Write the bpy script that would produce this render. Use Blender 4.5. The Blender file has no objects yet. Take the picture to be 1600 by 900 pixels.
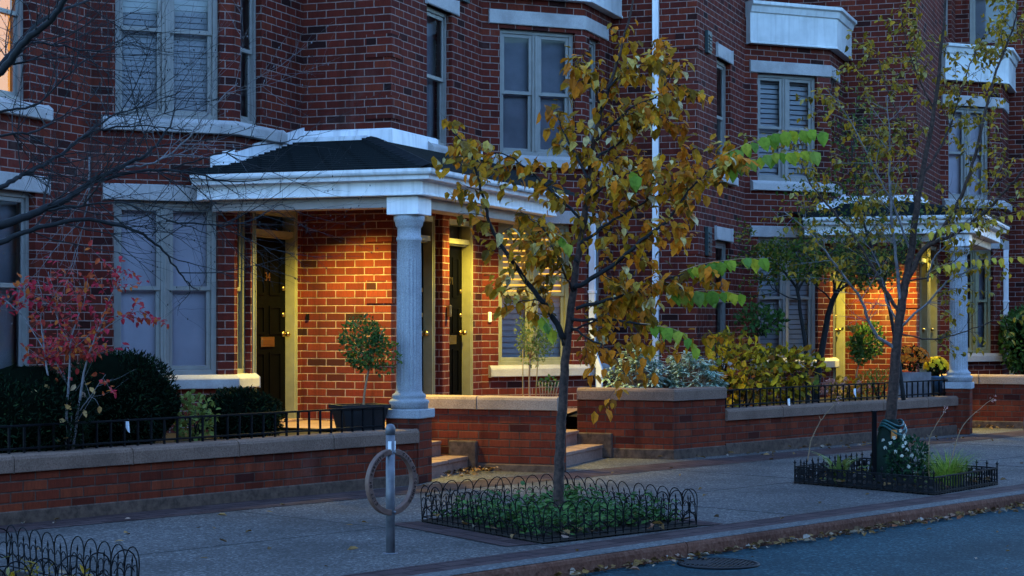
import bpy, math, random
from mathutils import Vector, Matrix
from math import sin, cos, pi, radians

random.seed(7)
SC = bpy.context.scene
COL = SC.collection

# ------------------------------------------------------------------ camera, sky, exposure
FPX, CX, HY, EYE = 2900.0, 800.0, 500.0, 1.66
cam_d = bpy.data.cameras.new('camera')
cam = bpy.data.objects.new('camera', cam_d); COL.objects.link(cam)
cam.location = (0, 0, EYE); cam.rotation_euler = (pi/2, 0, 0)
cam_d.sensor_width = 36.0; cam_d.lens = 36.0*FPX/1600.0
cam_d.shift_y = (HY-450.0)/1600.0
cam_d.clip_start = 0.1; cam_d.clip_end = 2000
SC.camera = cam

world = bpy.data.worlds.new('World'); SC.world = world; world.use_nodes = True
wn = world.node_tree; wn.nodes.clear()
sky = wn.nodes.new('ShaderNodeTexSky'); sky.sky_type = 'NISHITA'
sky.sun_disc = False
SUN_EL, SUN_ROT = radians(5.0), radians(20)
sky.sun_elevation = SUN_EL; sky.sun_rotation = SUN_ROT
sky.air_density = 1.2; sky.dust_density = 0.3; sky.ozone_density = 5.5
bg = wn.nodes.new('ShaderNodeBackground'); bg.inputs[1].default_value = 0.10
wo = wn.nodes.new('ShaderNodeOutputWorld')
hs = wn.nodes.new('ShaderNodeHueSaturation'); hs.inputs['Saturation'].default_value = 0.86
wn.links.new(sky.outputs[0], hs.inputs['Color']); wn.links.new(hs.outputs[0], bg.inputs[0]); wn.links.new(bg.outputs[0], wo.inputs[0])

sun_d = bpy.data.lights.new('sun', 'SUN'); sun_d.energy = 0.02; sun_d.angle = radians(10); sun_d.color = (1, .9, .8)
sun = bpy.data.objects.new('sun', sun_d); COL.objects.link(sun)
sun.rotation_euler = (pi/2-SUN_EL, 0, pi-SUN_ROT)
SC.view_settings.view_transform = 'Standard'; SC.view_settings.look = 'None'
SC.view_settings.exposure = 4.36; SC.view_settings.gamma = 1.0
LAMP_W = 21.0
LAMP_COL = (1.0, 0.80, 0.12)

# ------------------------------------------------------------------ geometry helpers
def W(px, py, z): return Vector(((px-CX)*z/FPX, z, EYE-(py-HY)*z/FPX))
def G(px, py, Z=0.0):
    z = (EYE-Z)*FPX/(py-HY); return Vector(((px-CX)*z/FPX, z, Z))
def D2(deg): return Vector((cos(radians(deg)), sin(radians(deg))))
def hit(P, deg, px):
    d = D2(deg); k = (px-CX)/FPX
    t = (k*P[1]-P[0])/(d[0]-k*d[1]); return Vector((P[0]+t*d[0], P[1]+t*d[1]))
def isect(P, a, Q, b):
    d, e = D2(a), D2(b); r = Vector((Q[0]-P[0], Q[1]-P[1]))
    den = d[0]*e[1]-d[1]*e[0]; t = (r[0]*e[1]-r[1]*e[0])/den
    return Vector((P[0]+t*d[0], P[1]+t*d[1]))
F1, F2, SD, ST = -20.0, 25.0, 70.0, 47.0
class Fr:
    """local wall frame: u along, d inwards, z up"""
    def __init__(s, P, deg, Q=None):
        s.P = Vector((P[0], P[1])); s.deg = deg; s.e = D2(deg); s.n = D2(deg+90)
        s.L = (Vector((Q[0], Q[1]))-s.P).length if Q is not None else 0
    def w(s, u, d, z):
        p = s.P+s.e*u+s.n*d; return Vector((p[0], p[1], z))
    def u(s, px): return (hit(s.P, s.deg, px)-s.P).dot(s.e)

class MB:
    def __init__(s): s.v = []; s.f = []; s.uv = []; s.mi = []; s.sm = []
    def face(s, pts, uvs=None, mi=0, smooth=False):
        b = len(s.v); s.v.extend([tuple(p) for p in pts]); s.f.append(tuple(range(b, b+len(pts))))
        s.uv.append(uvs); s.mi.append(mi); s.sm.append(smooth)
    def raw(s, vs, fs, mi=0, smooth=False):
        b = len(s.v); s.v.extend([tuple(p) for p in vs])
        for f in fs:
            s.f.append(tuple(i+b for i in f)); s.uv.append(None); s.mi.append(mi); s.sm.append(smooth)
    def box(s, fr, u0, u1, d0, d1, z0, z1, mi=0, uoff=0):
        w = fr.w
        P = [w(u0,d0,z0),w(u1,d0,z0),w(u1,d1,z0),w(u0,d1,z0),w(u0,d0,z1),w(u1,d0,z1),w(u1,d1,z1),w(u0,d1,z1)]
        def q(a,b,c,d,uv): s.face([P[a],P[b],P[c],P[d]], uv, mi)
        q(0,1,5,4,[(u0+uoff,z0),(u1+uoff,z0),(u1+uoff,z1),(u0+uoff,z1)])
        q(2,3,7,6,[(u1+uoff,z0),(u0+uoff,z0),(u0+uoff,z1),(u1+uoff,z1)])
        q(1,2,6,5,[(u1+uoff,z0),(u1+uoff+d1-d0,z0),(u1+uoff+d1-d0,z1),(u1+uoff,z1)])
        q(3,0,4,7,[(u0+uoff-(d1-d0),z0),(u0+uoff,z0),(u0+uoff,z1),(u0+uoff-(d1-d0),z1)])
        q(4,5,6,7,[(u0,d0),(u1,d0),(u1,d1),(u0,d1)])
        q(3,2,1,0,[(u0,d1),(u1,d1),(u1,d0),(u0,d0)])
    def build(s, name, mats, parent=None, bevel=0, label=None):
        me = bpy.data.meshes.new(name)
        off = Vector((0,0,0))
        p = parent
        while p is not None: off += p.location; p = p.parent
        me.from_pydata([(a[0]-off.x, a[1]-off.y, a[2]-off.z) for a in s.v], [], s.f)
        if any(u is not None for u in s.uv):
            uvl = me.uv_layers.new(name='UVMap'); k = 0
            for u, f in zip(s.uv, s.f):
                for j in range(len(f)):
                    if u is not None: uvl.data[k].uv = u[j]
                    k += 1
        if not isinstance(mats, (list, tuple)): mats = [mats]
        for m in mats: me.materials.append(m)
        for i, pl in enumerate(me.polygons):
            pl.material_index = s.mi[i]; pl.use_smooth = s.sm[i]
        me.update()
        o = bpy.data.objects.new(name, me); COL.objects.link(o)
        if parent is not None: o.parent = parent
        if bevel:
            bpy_bevel(o, bevel)
        if label: o['label'] = label
        return o
def bpy_bevel(o, w):
    import bmesh
    bm = bmesh.new(); bm.from_mesh(o.data)
    bmesh.ops.remove_doubles(bm, verts=bm.verts, dist=1e-4)
    m = o.modifiers.new('bevel', 'BEVEL'); m.width = w; m.segments = 2; m.limit_method = 'ANGLE'
    bm.to_mesh(o.data); bm.free()

def thing(name, label, cat, loc=(0,0,0), group=None):
    o = bpy.data.objects.new(name, None); COL.objects.link(o)
    o.location = loc; o['label'] = label; o['category'] = cat
    o.empty_display_size = .2
    if group: o['group'] = group
    return o
def tag(o, label, cat, group=None, kind=None):
    o['label'] = label; o['category'] = cat
    if group: o['group'] = group
    if kind: o['kind'] = kind
    return o
def kind(o, k, label=None):
    o['kind'] = k
    if label: o['label'] = label
    return o

def sweep(mb, pts, prof, mi=0, uvs=False, caps=True):
    """sweep closed profile [(d_out, z)] along 2d polyline with mitres; outward = right of direction"""
    n = len(pts); rings = []
    P = [Vector((p[0], p[1])) for p in pts]
    cum = [0]
    for i in range(1, n): cum.append(cum[-1]+(P[i]-P[i-1]).length)
    for i in range(n):
        if i == 0: t0 = t1 = (P[1]-P[0]).normalized()
        elif i == n-1: t0 = t1 = (P[i]-P[i-1]).normalized()
        else: t0 = (P[i]-P[i-1]).normalized(); t1 = (P[i+1]-P[i]).normalized()
        n0 = Vector((t0[1], -t0[0])); n1 = Vector((t1[1], -t1[0]))
        m = (n0+n1); m.normalize(); m = m/max(.3, m.dot(n0))
        rings.append([Vector((P[i][0]+m[0]*d, P[i][1]+m[1]*d, z)) for d, z in prof])
    k = len(prof)
    pl = [0]
    for j in range(k): pl.append(pl[-1]+math.hypot(prof[(j+1)%k][0]-prof[j][0], prof[(j+1)%k][1]-prof[j][1]))
    for i in range(n-1):
        for j in range(k):
            j2 = (j+1) % k
            uv = [(cum[i], prof[j][1]), (cum[i+1], prof[j][1]), (cum[i+1], prof[j2][1]), (cum[i], prof[j2][1])]
            if abs(prof[j][1]-prof[j2][1]) < 1e-6: uv = [(cum[i], pl[j]), (cum[i+1], pl[j]), (cum[i+1], pl[j+1]), (cum[i], pl[j+1])]
            mb.face([rings[i][j], rings[i+1][j], rings[i+1][j2], rings[i][j2]], uv, mi)
    if caps:
        mb.face(list(reversed(rings[0])), [(-p[0], p[1]) for p in reversed(prof)], mi)
        mb.face(rings[-1], [(cum[-1]-p[0], p[1]) for p in prof], mi)

def tube(mb, pts, rad, n=6, mi=0, cap=True, smooth=True):
    pts = [Vector(p) for p in pts]; m = len(pts)
    vs = []; fs = []
    up = Vector((.3, .2, .93))
    prevx = None
    for i in range(m):
        t = (pts[min(i+1, m-1)]-pts[max(i-1, 0)])
        if t.length < 1e-9: t = Vector((0,0,1))
        t.normalize()
        if prevx is None:
            a = up if abs(t.dot(up)) < .95 else Vector((1,0,0))
            x = t.cross(a).normalized()
        else:
            x = (prevx-t*prevx.dot(t)); x = x.normalized() if x.length > 1e-6 else t.cross(up).normalized()
        prevx = x; y = t.cross(x)
        r = rad[i] if hasattr(rad, '__len__') else rad
        for k in range(n):
            a = 2*pi*k/n; vs.append(pts[i]+x*(r*cos(a))+y*(r*sin(a)))
    for i in range(m-1):
        for k in range(n):
            fs.append((i*n+k, i*n+(k+1)%n, (i+1)*n+(k+1)%n, (i+1)*n+k))
    if cap:
        fs.append(tuple(range(n-1, -1, -1))); fs.append(tuple((m-1)*n+k for k in range(n)))
    mb.raw(vs, fs, mi, smooth)

def smooth_pts(pts, sub=4):
    P = [Vector(p) for p in pts]; out = []
    for i in range(len(P)-1):
        p0 = P[max(i-1,0)]; p1 = P[i]; p2 = P[i+1]; p3 = P[min(i+2, len(P)-1)]
        for k in range(sub):
            t = k/sub; t2 = t*t; t3 = t2*t
            out.append(.5*((2*p1)+(p2-p0)*t+(2*p0-5*p1+4*p2-p3)*t2+(3*p1-p0-3*p2+p3)*t3))
    out.append(P[-1]); return out

def lathe(mb, c, prof, n=32, mi=0, flute=None, smooth=True):
    vs = []; fs = []; m = len(prof)
    for r, z in prof:
        for k in range(n):
            a = 2*pi*k/n; rr = r
            if flute and flute[1] <= z <= flute[2]:
                rr = r-flute[0]*(0.5-0.5*cos(a*flute[3]))
            vs.append((c[0]+rr*cos(a), c[1]+rr*sin(a), z))
    for i in range(m-1):
        for k in range(n): fs.append((i*n+k, i*n+(k+1)%n, (i+1)*n+(k+1)%n, (i+1)*n+k))
    fs.append(tuple(range(n-1,-1,-1))); fs.append(tuple((m-1)*n+k for k in range(n)))
    mb.raw(vs, fs, mi, smooth)

def blob(mb, c, r, mi=0, seg=12, rings=8, jit=.1, rnd=random):
    vs = []; fs = []
    for i in range(rings+1):
        th = pi*i/rings
        for k in range(seg):
            a = 2*pi*k/seg; j = 1+rnd.uniform(-jit, jit)
            vs.append((c[0]+r[0]*sin(th)*cos(a)*j, c[1]+r[1]*sin(th)*sin(a)*j, c[2]+r[2]*cos(th)*j))
    for i in range(rings):
        for k in range(seg): fs.append((i*seg+k, (i+1)*seg+k, (i+1)*seg+(k+1)%seg, i*seg+(k+1)%seg))
    mb.raw(vs, fs, mi, True)

def rv(rnd=random):
    while True:
        v = Vector((rnd.uniform(-1,1), rnd.uniform(-1,1), rnd.uniform(-1,1)))
        if .05 < v.length < 1: return v.normalized()

def leaf(mb, p, d, nrm, L, wd, mi=0, fold=.25, curl=.15):
    """pointed leaf folded along its rib, from stem point p along d"""
    d = d.normalized(); s = d.cross(nrm)
    if s.length < 1e-4: s = d.cross(Vector((1,0,.3)))
    s.normalize(); nn = s.cross(d).normalized()
    w = wd*.5
    a = p; b = p+d*(L*.3)-nn*(curl*L*.05); c = p+d*(L*.68)-nn*(curl*L*.3); e = p+d*L-nn*(curl*L*.9)
    up = nn*(fold*w)
    bl = b-s*w+up; br = b+s*w+up; cl = c-s*(w*.8)+up; cr = c+s*(w*.8)+up
    bb = len(mb.v)
    mb.v.extend([tuple(x) for x in (a, b, c, e, bl, br, cl, cr)])
    for f in ((0,1,4), (0,5,1), (1,2,6,4), (1,5,7,2), (2,3,6), (2,7,3)):
        mb.f.append(tuple(bb+i for i in f)); mb.uv.append(None); mb.mi.append(mi); mb.sm.append(False)

# ------------------------------------------------------------------ materials
def newmat(name):
    m = bpy.data.materials.new(name); m.use_nodes = True
    nt = m.node_tree; nt.nodes.clear()
    out = nt.nodes.new('ShaderNodeOutputMaterial'); b = nt.nodes.new('ShaderNodeBsdfPrincipled')
    nt.links.new(b.outputs[0], out.inputs[0]); return m, nt, b, out
def math_n(nt, op, a, b=None, c=None, clamp=False):
    n = nt.nodes.new('ShaderNodeMath'); n.operation = op; n.use_clamp = clamp
    for i, x in enumerate((a, b, c)):
        if x is None: continue
        if isinstance(x, (int, float)): n.inputs[i].default_value = x
        else: nt.links.new(x, n.inputs[i])
    return n.outputs[0]
def ramp(nt, fac, stops, interp='LINEAR'):
    n = nt.nodes.new('ShaderNodeValToRGB'); cr = n.color_ramp; cr.interpolation = interp
    while len(cr.elements) > 1: cr.elements.remove(cr.elements[-1])
    cr.elements[0].position = stops[0][0]; cr.elements[0].color = (*stops[0][1], 1)
    for p, c in stops[1:]:
        e = cr.elements.new(p); e.color = (*c, 1)
    nt.links.new(fac, n.inputs[0]); return n.outputs[0]
def noise(nt, scale, detail=4, vec=None, rough=.55, out=0):
    n = nt.nodes.new('ShaderNodeTexNoise'); n.inputs['Scale'].default_value = scale; n.inputs['Detail'].default_value = detail
    n.inputs['Roughness'].default_value = rough
    if vec is not None: nt.links.new(vec, n.inputs['Vector'])
    return n.outputs[out]
def mix(nt, fac, a, b, mode='MIX'):
    n = nt.nodes.new('ShaderNodeMix'); n.data_type = 'RGBA'; n.blend_type = mode
    for i, x in ((0, fac), (6, a), (7, b)):
        if isinstance(x, (int, float)): n.inputs[i].default_value = x
        elif isinstance(x, tuple): n.inputs[i].default_value = (*x, 1)
        else: nt.links.new(x, n.inputs[i])
    return n.outputs[2]
def bump(nt, b, h, strength=.3, dist=.01):
    n = nt.nodes.new('ShaderNodeBump'); n.inputs['Strength'].default_value = strength; n.inputs['Distance'].default_value = dist
    nt.links.new(h, n.inputs['Height']); nt.links.new(n.outputs[0], b.inputs['Normal'])
def objvec(nt):
    g = nt.nodes.new('ShaderNodeNewGeometry'); return g.outputs['Position']

def simple(name, col, rough=.6, metal=0, var=.15, vscale=8, bmp=0, bscale=60, spec=.5, stretch=None):
    m, nt, b, out = newmat(name)
    pos = objvec(nt)
    n1 = noise(nt, vscale, 5, pos)
    lo = tuple(max(0, c*(1-var*1.6)) for c in col); hi = tuple(min(1, c*(1+var)) for c in col)
    c = ramp(nt, n1, [(.3, lo), (.7, hi)])
    if stretch:      # grime runs and chalky patches on painted trim
        mp = nt.nodes.new('ShaderNodeMapping'); mp.inputs['Scale'].default_value = (14, 14, .9); nt.links.new(pos, mp.inputs[0])
        r_ = ramp(nt, noise(nt, 1, 4, mp.outputs[0]), [(.48, (0,0,0)), (.72, (stretch,)*3)])
        c = mix(nt, r_, c, (.16, .13, .11))
        c = mix(nt, ramp(nt, noise(nt, 2.2, 6, pos), [(.55, (0,0,0)), (.7, (stretch*.7,)*3)]), c, (.22, .19, .17))
    nt.links.new(c, b.inputs['Base Color'])
    b.inputs['Roughness'].default_value = rough; b.inputs['Metallic'].default_value = metal
    b.inputs['Specular IOR Level'].default_value = spec
    if bmp:
        bump(nt, b, noise(nt, bscale, 4, pos), bmp, .005)
    return m

def brick_mat(name, palette, mortar, bw=.24, bh=.087, mw=.011, dirt=.35, mort_noise=True, bstr=.6):
    m, nt, b, out = newmat(name)
    tc = nt.nodes.new('ShaderNodeTexCoord')
    sep = nt.nodes.new('ShaderNodeSeparateXYZ'); nt.links.new(tc.outputs['UV'], sep.inputs[0])
    pos = objvec(nt)
    wob = noise(nt, 9, 3, pos)
    wob2 = math_n(nt, 'MULTIPLY_ADD', wob, .010, -.005)
    u = math_n(nt, 'ADD', sep.outputs[0], wob2); v = math_n(nt, 'ADD', sep.outputs[1], math_n(nt, 'MULTIPLY', wob2, .6))
    vr = math_n(nt, 'DIVIDE', v, bh); row = math_n(nt, 'FLOOR', vr)
    par = math_n(nt, 'FLOORED_MODULO', row, 2.0)
    cu = math_n(nt, 'ADD', math_n(nt, 'DIVIDE', u, bw), math_n(nt, 'MULTIPLY', par, .5)); col = math_n(nt, 'FLOOR', cu)
    fu = math_n(nt, 'MULTIPLY', math_n(nt, 'FRACT', cu), bw); fv = math_n(nt, 'MULTIPLY', math_n(nt, 'FRACT', vr), bh)
    du = math_n(nt, 'MINIMUM', fu, math_n(nt, 'SUBTRACT', bw, fu)); dv = math_n(nt, 'MINIMUM', fv, math_n(nt, 'SUBTRACT', bh, fv))
    d = math_n(nt, 'MINIMUM', du, dv)
    mr = nt.nodes.new('ShaderNodeMapRange'); mr.interpolation_type = 'SMOOTHSTEP'
    nt.links.new(d, mr.inputs[0]); mr.inputs[1].default_value = mw*.5-.002; mr.inputs[2].default_value = mw*.5+.003
    mask = mr.outputs[0]
    cb = nt.nodes.new('ShaderNodeCombineXYZ'); nt.links.new(col, cb.inputs[0]); nt.links.new(row, cb.inputs[1])
    wn_ = nt.nodes.new('ShaderNodeTexWhiteNoise'); wn_.noise_dimensions = '2D'; nt.links.new(cb.outputs[0], wn_.inputs['Vector'])
    bc = ramp(nt, wn_.outputs['Value'], palette, 'LINEAR')
    # streaks inside a brick
    mp = nt.nodes.new('ShaderNodeMapping'); mp.inputs['Scale'].default_value = (60, 60, 12); nt.links.new(pos, mp.inputs[0])
    st = noise(nt, 1.0, 3, mp.outputs[0])
    bc = mix(nt, math_n(nt, 'MULTIPLY', math_n(nt, 'SUBTRACT', st, .35, clamp=True), 1.0), bc, (.04, .014, .012), 'MIX')
    big = noise(nt, 1.1, 5, pos)
    bc = mix(nt, math_n(nt, 'MULTIPLY', math_n(nt, 'SUBTRACT', big, .42, clamp=True), dirt*3), bc, (.03, .014, .012))
    mn = noise(nt, 14, 4, pos)
    mc = mix(nt, ramp(nt, mn, [(.35, (0,0,0)), (.7, (1,1,1))]), mortar, tuple(x*.55 for x in mortar))
    c = mix(nt, mask, mc, bc)
    c = mix(nt, ramp(nt, noise(nt, .7, 6, pos, .65), [(.58, (0,0,0)), (.75, (.28,)*3)]), c, (.26, .15, .12))
    mp2 = nt.nodes.new('ShaderNodeMapping'); mp2.inputs['Scale'].default_value = (5, 5, .35); nt.links.new(pos, mp2.inputs[0])
    c = mix(nt, ramp(nt, noise(nt, 1, 5, mp2.outputs[0]), [(.52, (0,0,0)), (.72, (.5,)*3)]), c, (.02, .009, .007))
    nt.links.new(c, b.inputs['Base Color']); b.inputs['Roughness'].default_value = .8
    b.inputs['Specular IOR Level'].default_value = .04
    hgt = math_n(nt, 'ADD', math_n(nt, 'MULTIPLY', mask, 1.0), math_n(nt, 'MULTIPLY', noise(nt, 70, 4, pos), .45))
    hgt = math_n(nt, 'ADD', hgt, math_n(nt, 'MULTIPLY', wn_.outputs['Value'], .35))
    bump(nt, b, hgt, bstr, .008)
    return m

M = {}
M['brick'] = brick_mat('house_brick', [(0, (.05,.013,.012)), (.04, (.02,.010,.010)), (.07, (.095,.017,.013)), (.35, (.15,.024,.016)), (.6, (.105,.018,.013)), (.8, (.185,.033,.018)), (1, (.07,.014,.011))], (.33,.225,.19), dirt=.3, mw=.0095)
M['gbrick'] = brick_mat('garden_wall_brick', [(0, (.11,.02,.011)), (.25, (.22,.038,.017)), (.5, (.165,.028,.014)), (.75, (.26,.052,.022)), (.93, (.2,.037,.016)), (1, (.06,.014,.011))], (.11,.062,.045), dirt=.42, mw=.012)
def stone_mat(name, col, sp=.35, scale=90):
    m, nt, b, out = newmat(name); pos = objvec(nt)
    n1 = noise(nt, scale, 3, pos, .7); n2 = noise(nt, 3, 5, pos)
    c = ramp(nt, n1, [(.3, tuple(x*(1-sp) for x in col)), (.5, col), (.72, tuple(min(1, x*(1+sp)) for x in col))])
    c = mix(nt, math_n(nt, 'MULTIPLY', math_n(nt, 'SUBTRACT', n2, .45, clamp=True), 2.2), c, tuple(x*.45 for x in col))
    nt.links.new(c, b.inputs['Base Color']); b.inputs['Roughness'].default_value = .85; b.inputs['Specular IOR Level'].default_value = .2
    bump(nt, b, n1, .35, .004); return m
M['stone'] = stone_mat('lintel_stone', (.42,.38,.36), .12, 60)
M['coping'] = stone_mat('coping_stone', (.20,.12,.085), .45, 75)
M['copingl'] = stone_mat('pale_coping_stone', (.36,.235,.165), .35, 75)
M['granite'] = stone_mat('column_granite', (.36,.36,.37), .4, 110)
M['found'] = stone_mat('foundation_concrete', (.10,.06,.042), .5, 14)
M['flag'] = stone_mat('step_stone', (.29,.17,.125), .2, 25)
M['white'] = simple('painted_trim', (.84,.81,.81), .5, var=.06, vscale=5, stretch=.28)
M['cream'] = simple('painted_metal_trim', (.62,.60,.58), .5, var=.1, vscale=3, stretch=.25)
M['beam'] = simple('shaded_beam_paint', (.33,.27,.245), .5, var=.15, vscale=4)  # trim colour darkened to carry the shadow under the frieze
M['frame'] = simple('window_paint', (.25,.225,.20), .45, var=.08)
M['framed'] = simple('door_frame_paint', (.25,.23,.13), .45, var=.1)
M['door'] = simple('black_door_paint', (.0015,.0015,.0015), .5, spec=.03, var=.2)
M['brass'] = simple('brass', (.5,.34,.13), .3, 1.0, var=.1)
M['blind'] = simple('blind_fabric', (.5,.46,.47), .8, var=.04)
M['shade'] = simple('roller_shade', (.62,.52,.57), .85, var=.1, vscale=2)
M['shade2'] = simple('dark_shade', (.24,.22,.25), .85, var=.2, vscale=2)
M['dark'] = simple('hollow_shade', (.01,.01,.012), .9)  # near-black colour in place of shade behind transoms and under the grating
M['black'] = simple('black_iron', (.003,.003,.004), .6, 0, var=.3, bmp=.2, spec=.12)
M['rust'] = simple('old_iron', (.006,.006,.008), .65, 0, var=.6, vscale=25, bmp=.3, spec=.2)
M['dgreen'] = simple('vent_paint', (.012,.03,.03), .5)
M['shingle'] = None
m, nt, b, out = newmat('roof_shingles')
tc = nt.nodes.new('ShaderNodeTexCoord'); br = nt.nodes.new('ShaderNodeTexBrick')
nt.links.new(tc.outputs['UV'], br.inputs[0]); br.inputs['Scale'].default_value = 1
br.inputs['Brick Width'].default_value = .3; br.inputs['Row Height'].default_value = .13; br.inputs['Mortar Size'].default_value = .012
br.inputs['Color1'].default_value = (.007,.010,.012,1); br.inputs['Color2'].default_value = (.012,.016,.018,1); br.inputs['Mortar'].default_value = (.001,.002,.002,1)
pos = objvec(nt); c = mix(nt, noise(nt, 120, 2, pos), br.outputs[0], (.016,.02,.022), 'MIX')
nt.links.new(mix(nt, .7, c, br.outputs[0]), b.inputs['Base Color']); b.inputs['Roughness'].default_value = .8; b.inputs['Specular IOR Level'].default_value = .12
bump(nt, b, br.outputs[1], -.8, .012); M['shingle'] = m

def glass_mat():
    m, nt, b, out = newmat('window_glass'); nt.nodes.remove(b)
    tr = nt.nodes.new('ShaderNodeBsdfTransparent'); tr.inputs[0].default_value = (.86,.9,.92,1)
    gl = nt.nodes.new('ShaderNodeBsdfGlossy'); gl.inputs['Roughness'].default_value = .03
    fr = nt.nodes.new('ShaderNodeFresnel'); fr.inputs[0].default_value = 1.5
    ms = nt.nodes.new('ShaderNodeMixShader'); nt.links.new(fr.outputs[0], ms.inputs[0]); nt.links.new(tr.outputs[0], ms.inputs[1]); nt.links.new(gl.outputs[0], ms.inputs[2])
    nt.links.new(ms.outputs[0], out.inputs[0]); return m
M['glass'] = glass_mat()
def emit(name, col, st, var=None):
    m, nt, b, out = newmat(name); nt.nodes.remove(b)
    e = nt.nodes.new('ShaderNodeEmission'); e.inputs[1].default_value = st; e.inputs[0].default_value = (*col, 1)
    nt.links.new(e.outputs[0], out.inputs[0]); return m
M['slatglow'] = emit('slat_glow', (1.0, .50, .06), .085)  # glow of the sheet behind the upper slats
M['glowcurtain'] = emit('glowing_curtain', (1.0, .40, .10), .045)  # curtain glows by itself in place of a lamp in the room
M['lampglow'] = emit('lamp_glow', (1.0, .6, .22), 2)

def pave_mat(name, base, speck, scale=70, patch=.5, rough=.85, sparkle=.5):
    m, nt, b, out = newmat(name); pos = objvec(nt)
    n1 = noise(nt, scale, 2, pos, .8); n2 = noise(nt, .9, 6, pos, .6); n3 = noise(nt, 6, 5, pos, .6)
    vo = nt.nodes.new('ShaderNodeTexVoronoi'); vo.inputs['Scale'].default_value = scale*1.1; nt.links.new(pos, vo.inputs['Vector'])
    c = ramp(nt, n1, [(.28, tuple(x*.45 for x in base)), (.5, base), (.72, speck)])
    sp = ramp(nt, vo.outputs['Color'], [(.0, tuple(x*.6 for x in base)), (.6, base), (.9, speck), (1, tuple(min(1, x*1.7) for x in speck))])
    c = mix(nt, sparkle, c, sp)
    c = mix(nt, ramp(nt, n2, [(.42, (0,0,0)), (.62, (patch,)*3)]), c, tuple(x*.4 for x in base))
    c = mix(nt, ramp(nt, n3, [(.5, (0,0,0)), (.75, (patch*.6,)*3)]), c, tuple(x*.5 for x in base))
    nt.links.new(c, b.inputs['Base Color']); b.inputs['Roughness'].default_value = rough; b.inputs['Specular IOR Level'].default_value = .12
    bump(nt, b, math_n(nt, 'ADD', n1, vo.outputs['Distance']), .5, .006); return m
M['walk'] = pave_mat('sidewalk_concrete', (.080,.070,.064), (.31,.275,.25), 48, .45)
M['kerb'] = pave_mat('kerb_concrete', (.10,.095,.09), (.22,.20,.19), 40, .4)
M['kerbf'] = pave_mat('kerb_face_concrete', (.19,.075,.045), (.27,.13,.085), 30, .6)
M['road'] = pave_mat('asphalt', (.012,.036,.046), (.055,.125,.14), 44, .5, .95)
M['soil'] = pave_mat('garden_soil', (.03,.022,.017), (.06,.045,.03), 25, .5)
M['paver'] = brick_mat('paver_band', [(0, (.07,.045,.045)), (.5, (.095,.062,.058)), (1, (.055,.036,.035))], (.02,.017,.017), bw=.30, bh=.15, mw=.010, dirt=.2)

def leafmat(name, stops, trans=.35, rough=.6, spec=.12, vein=0):
    m, nt, b, out = newmat(name)
    g = nt.nodes.new('ShaderNodeNewGeometry')
    c = ramp(nt, g.outputs['Random Per Island'], stops)
    pos = g.outputs['Position']
    c = mix(nt, math_n(nt, 'MULTIPLY', math_n(nt, 'SUBTRACT', noise(nt, 35, 3, pos), .45, clamp=True), 1.8), c, tuple(x*.45 for x in stops[0][1]))
    nt.links.new(c, b.inputs['Base Color']); b.inputs['Roughness'].default_value = rough; b.inputs['Specular IOR Level'].default_value = spec
    tl = nt.nodes.new('ShaderNodeBsdfTranslucent'); nt.links.new(c, tl.inputs[0])
    ms = nt.nodes.new('ShaderNodeMixShader'); ms.inputs[0].default_value = trans
    nt.links.new(b.outputs[0], ms.inputs[1]); nt.links.new(tl.outputs[0], ms.inputs[2]); nt.links.new(ms.outputs[0], out.inputs[0])
    return m
M['lf_yellow'] = leafmat('yellowing_leaf', [(0,(.09,.05,.006)), (.14,(.24,.12,.008)), (.3,(.46,.21,.008)), (.45,(.70,.29,.010)), (.58,(.22,.13,.012)), (.72,(.78,.21,.010)), (.84,(.36,.22,.015)), (.93,(.7,.48,.12)), (1,(.7,.6,.34))])  # palest stops put skylit highlights into the leaf colour
M['lf_orange'] = leafmat('orange_leaf', [(0,(.40,.12,.010)), (.4,(.75,.22,.012)), (.7,(.6,.24,.012)), (1,(.26,.09,.012))])
M['lf_green'] = leafmat('bright_green_leaf', [(0,(.10,.20,.022)), (.35,(.20,.29,.025)), (.7,(.44,.38,.025)), (1,(.10,.22,.05))])
M['lf_olive'] = leafmat('olive_leaf', [(0,(.08,.06,.008)), (.35,(.30,.18,.012)), (.65,(.5,.26,.015)), (.85,(.2,.16,.02)), (1,(.5,.4,.14))])
M['lf_gold'] = leafmat('golden_leaf', [(0,(.55,.34,.03)), (.5,(.65,.42,.05)), (1,(.5,.45,.06))])
M['lf_red'] = leafmat('red_leaf', [(0,(.30,.012,.025)), (.4,(.50,.03,.05)), (.75,(.42,.06,.025)), (1,(.55,.15,.02))])
M['lf_peach'] = leafmat('peach_leaf', [(0,(.6,.28,.08)), (.5,(.65,.38,.14)), (1,(.6,.42,.3))])
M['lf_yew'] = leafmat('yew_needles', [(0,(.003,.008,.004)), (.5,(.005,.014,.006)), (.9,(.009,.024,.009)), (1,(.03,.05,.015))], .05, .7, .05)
M['lf_green2'] = leafmat('mid_green_leaf', [(0,(.03,.07,.02)), (.4,(.05,.12,.03)), (.75,(.08,.17,.035)), (1,(.13,.2,.05))], .25)
M['lf_dark'] = leafmat('dark_rose_leaf', [(0,(.008,.03,.014)), (.6,(.015,.055,.025)), (1,(.04,.10,.04))], .2)
M['lf_lime'] = leafmat('lime_leaf', [(0,(.12,.17,.04)), (.5,(.2,.25,.06)), (1,(.28,.3,.08))], .3)
M['lf_maple'] = leafmat('small_tree_leaf', [(0,(.03,.06,.010)), (.5,(.075,.12,.018)), (.85,(.18,.16,.02)), (1,(.32,.17,.02))], .3)
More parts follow.
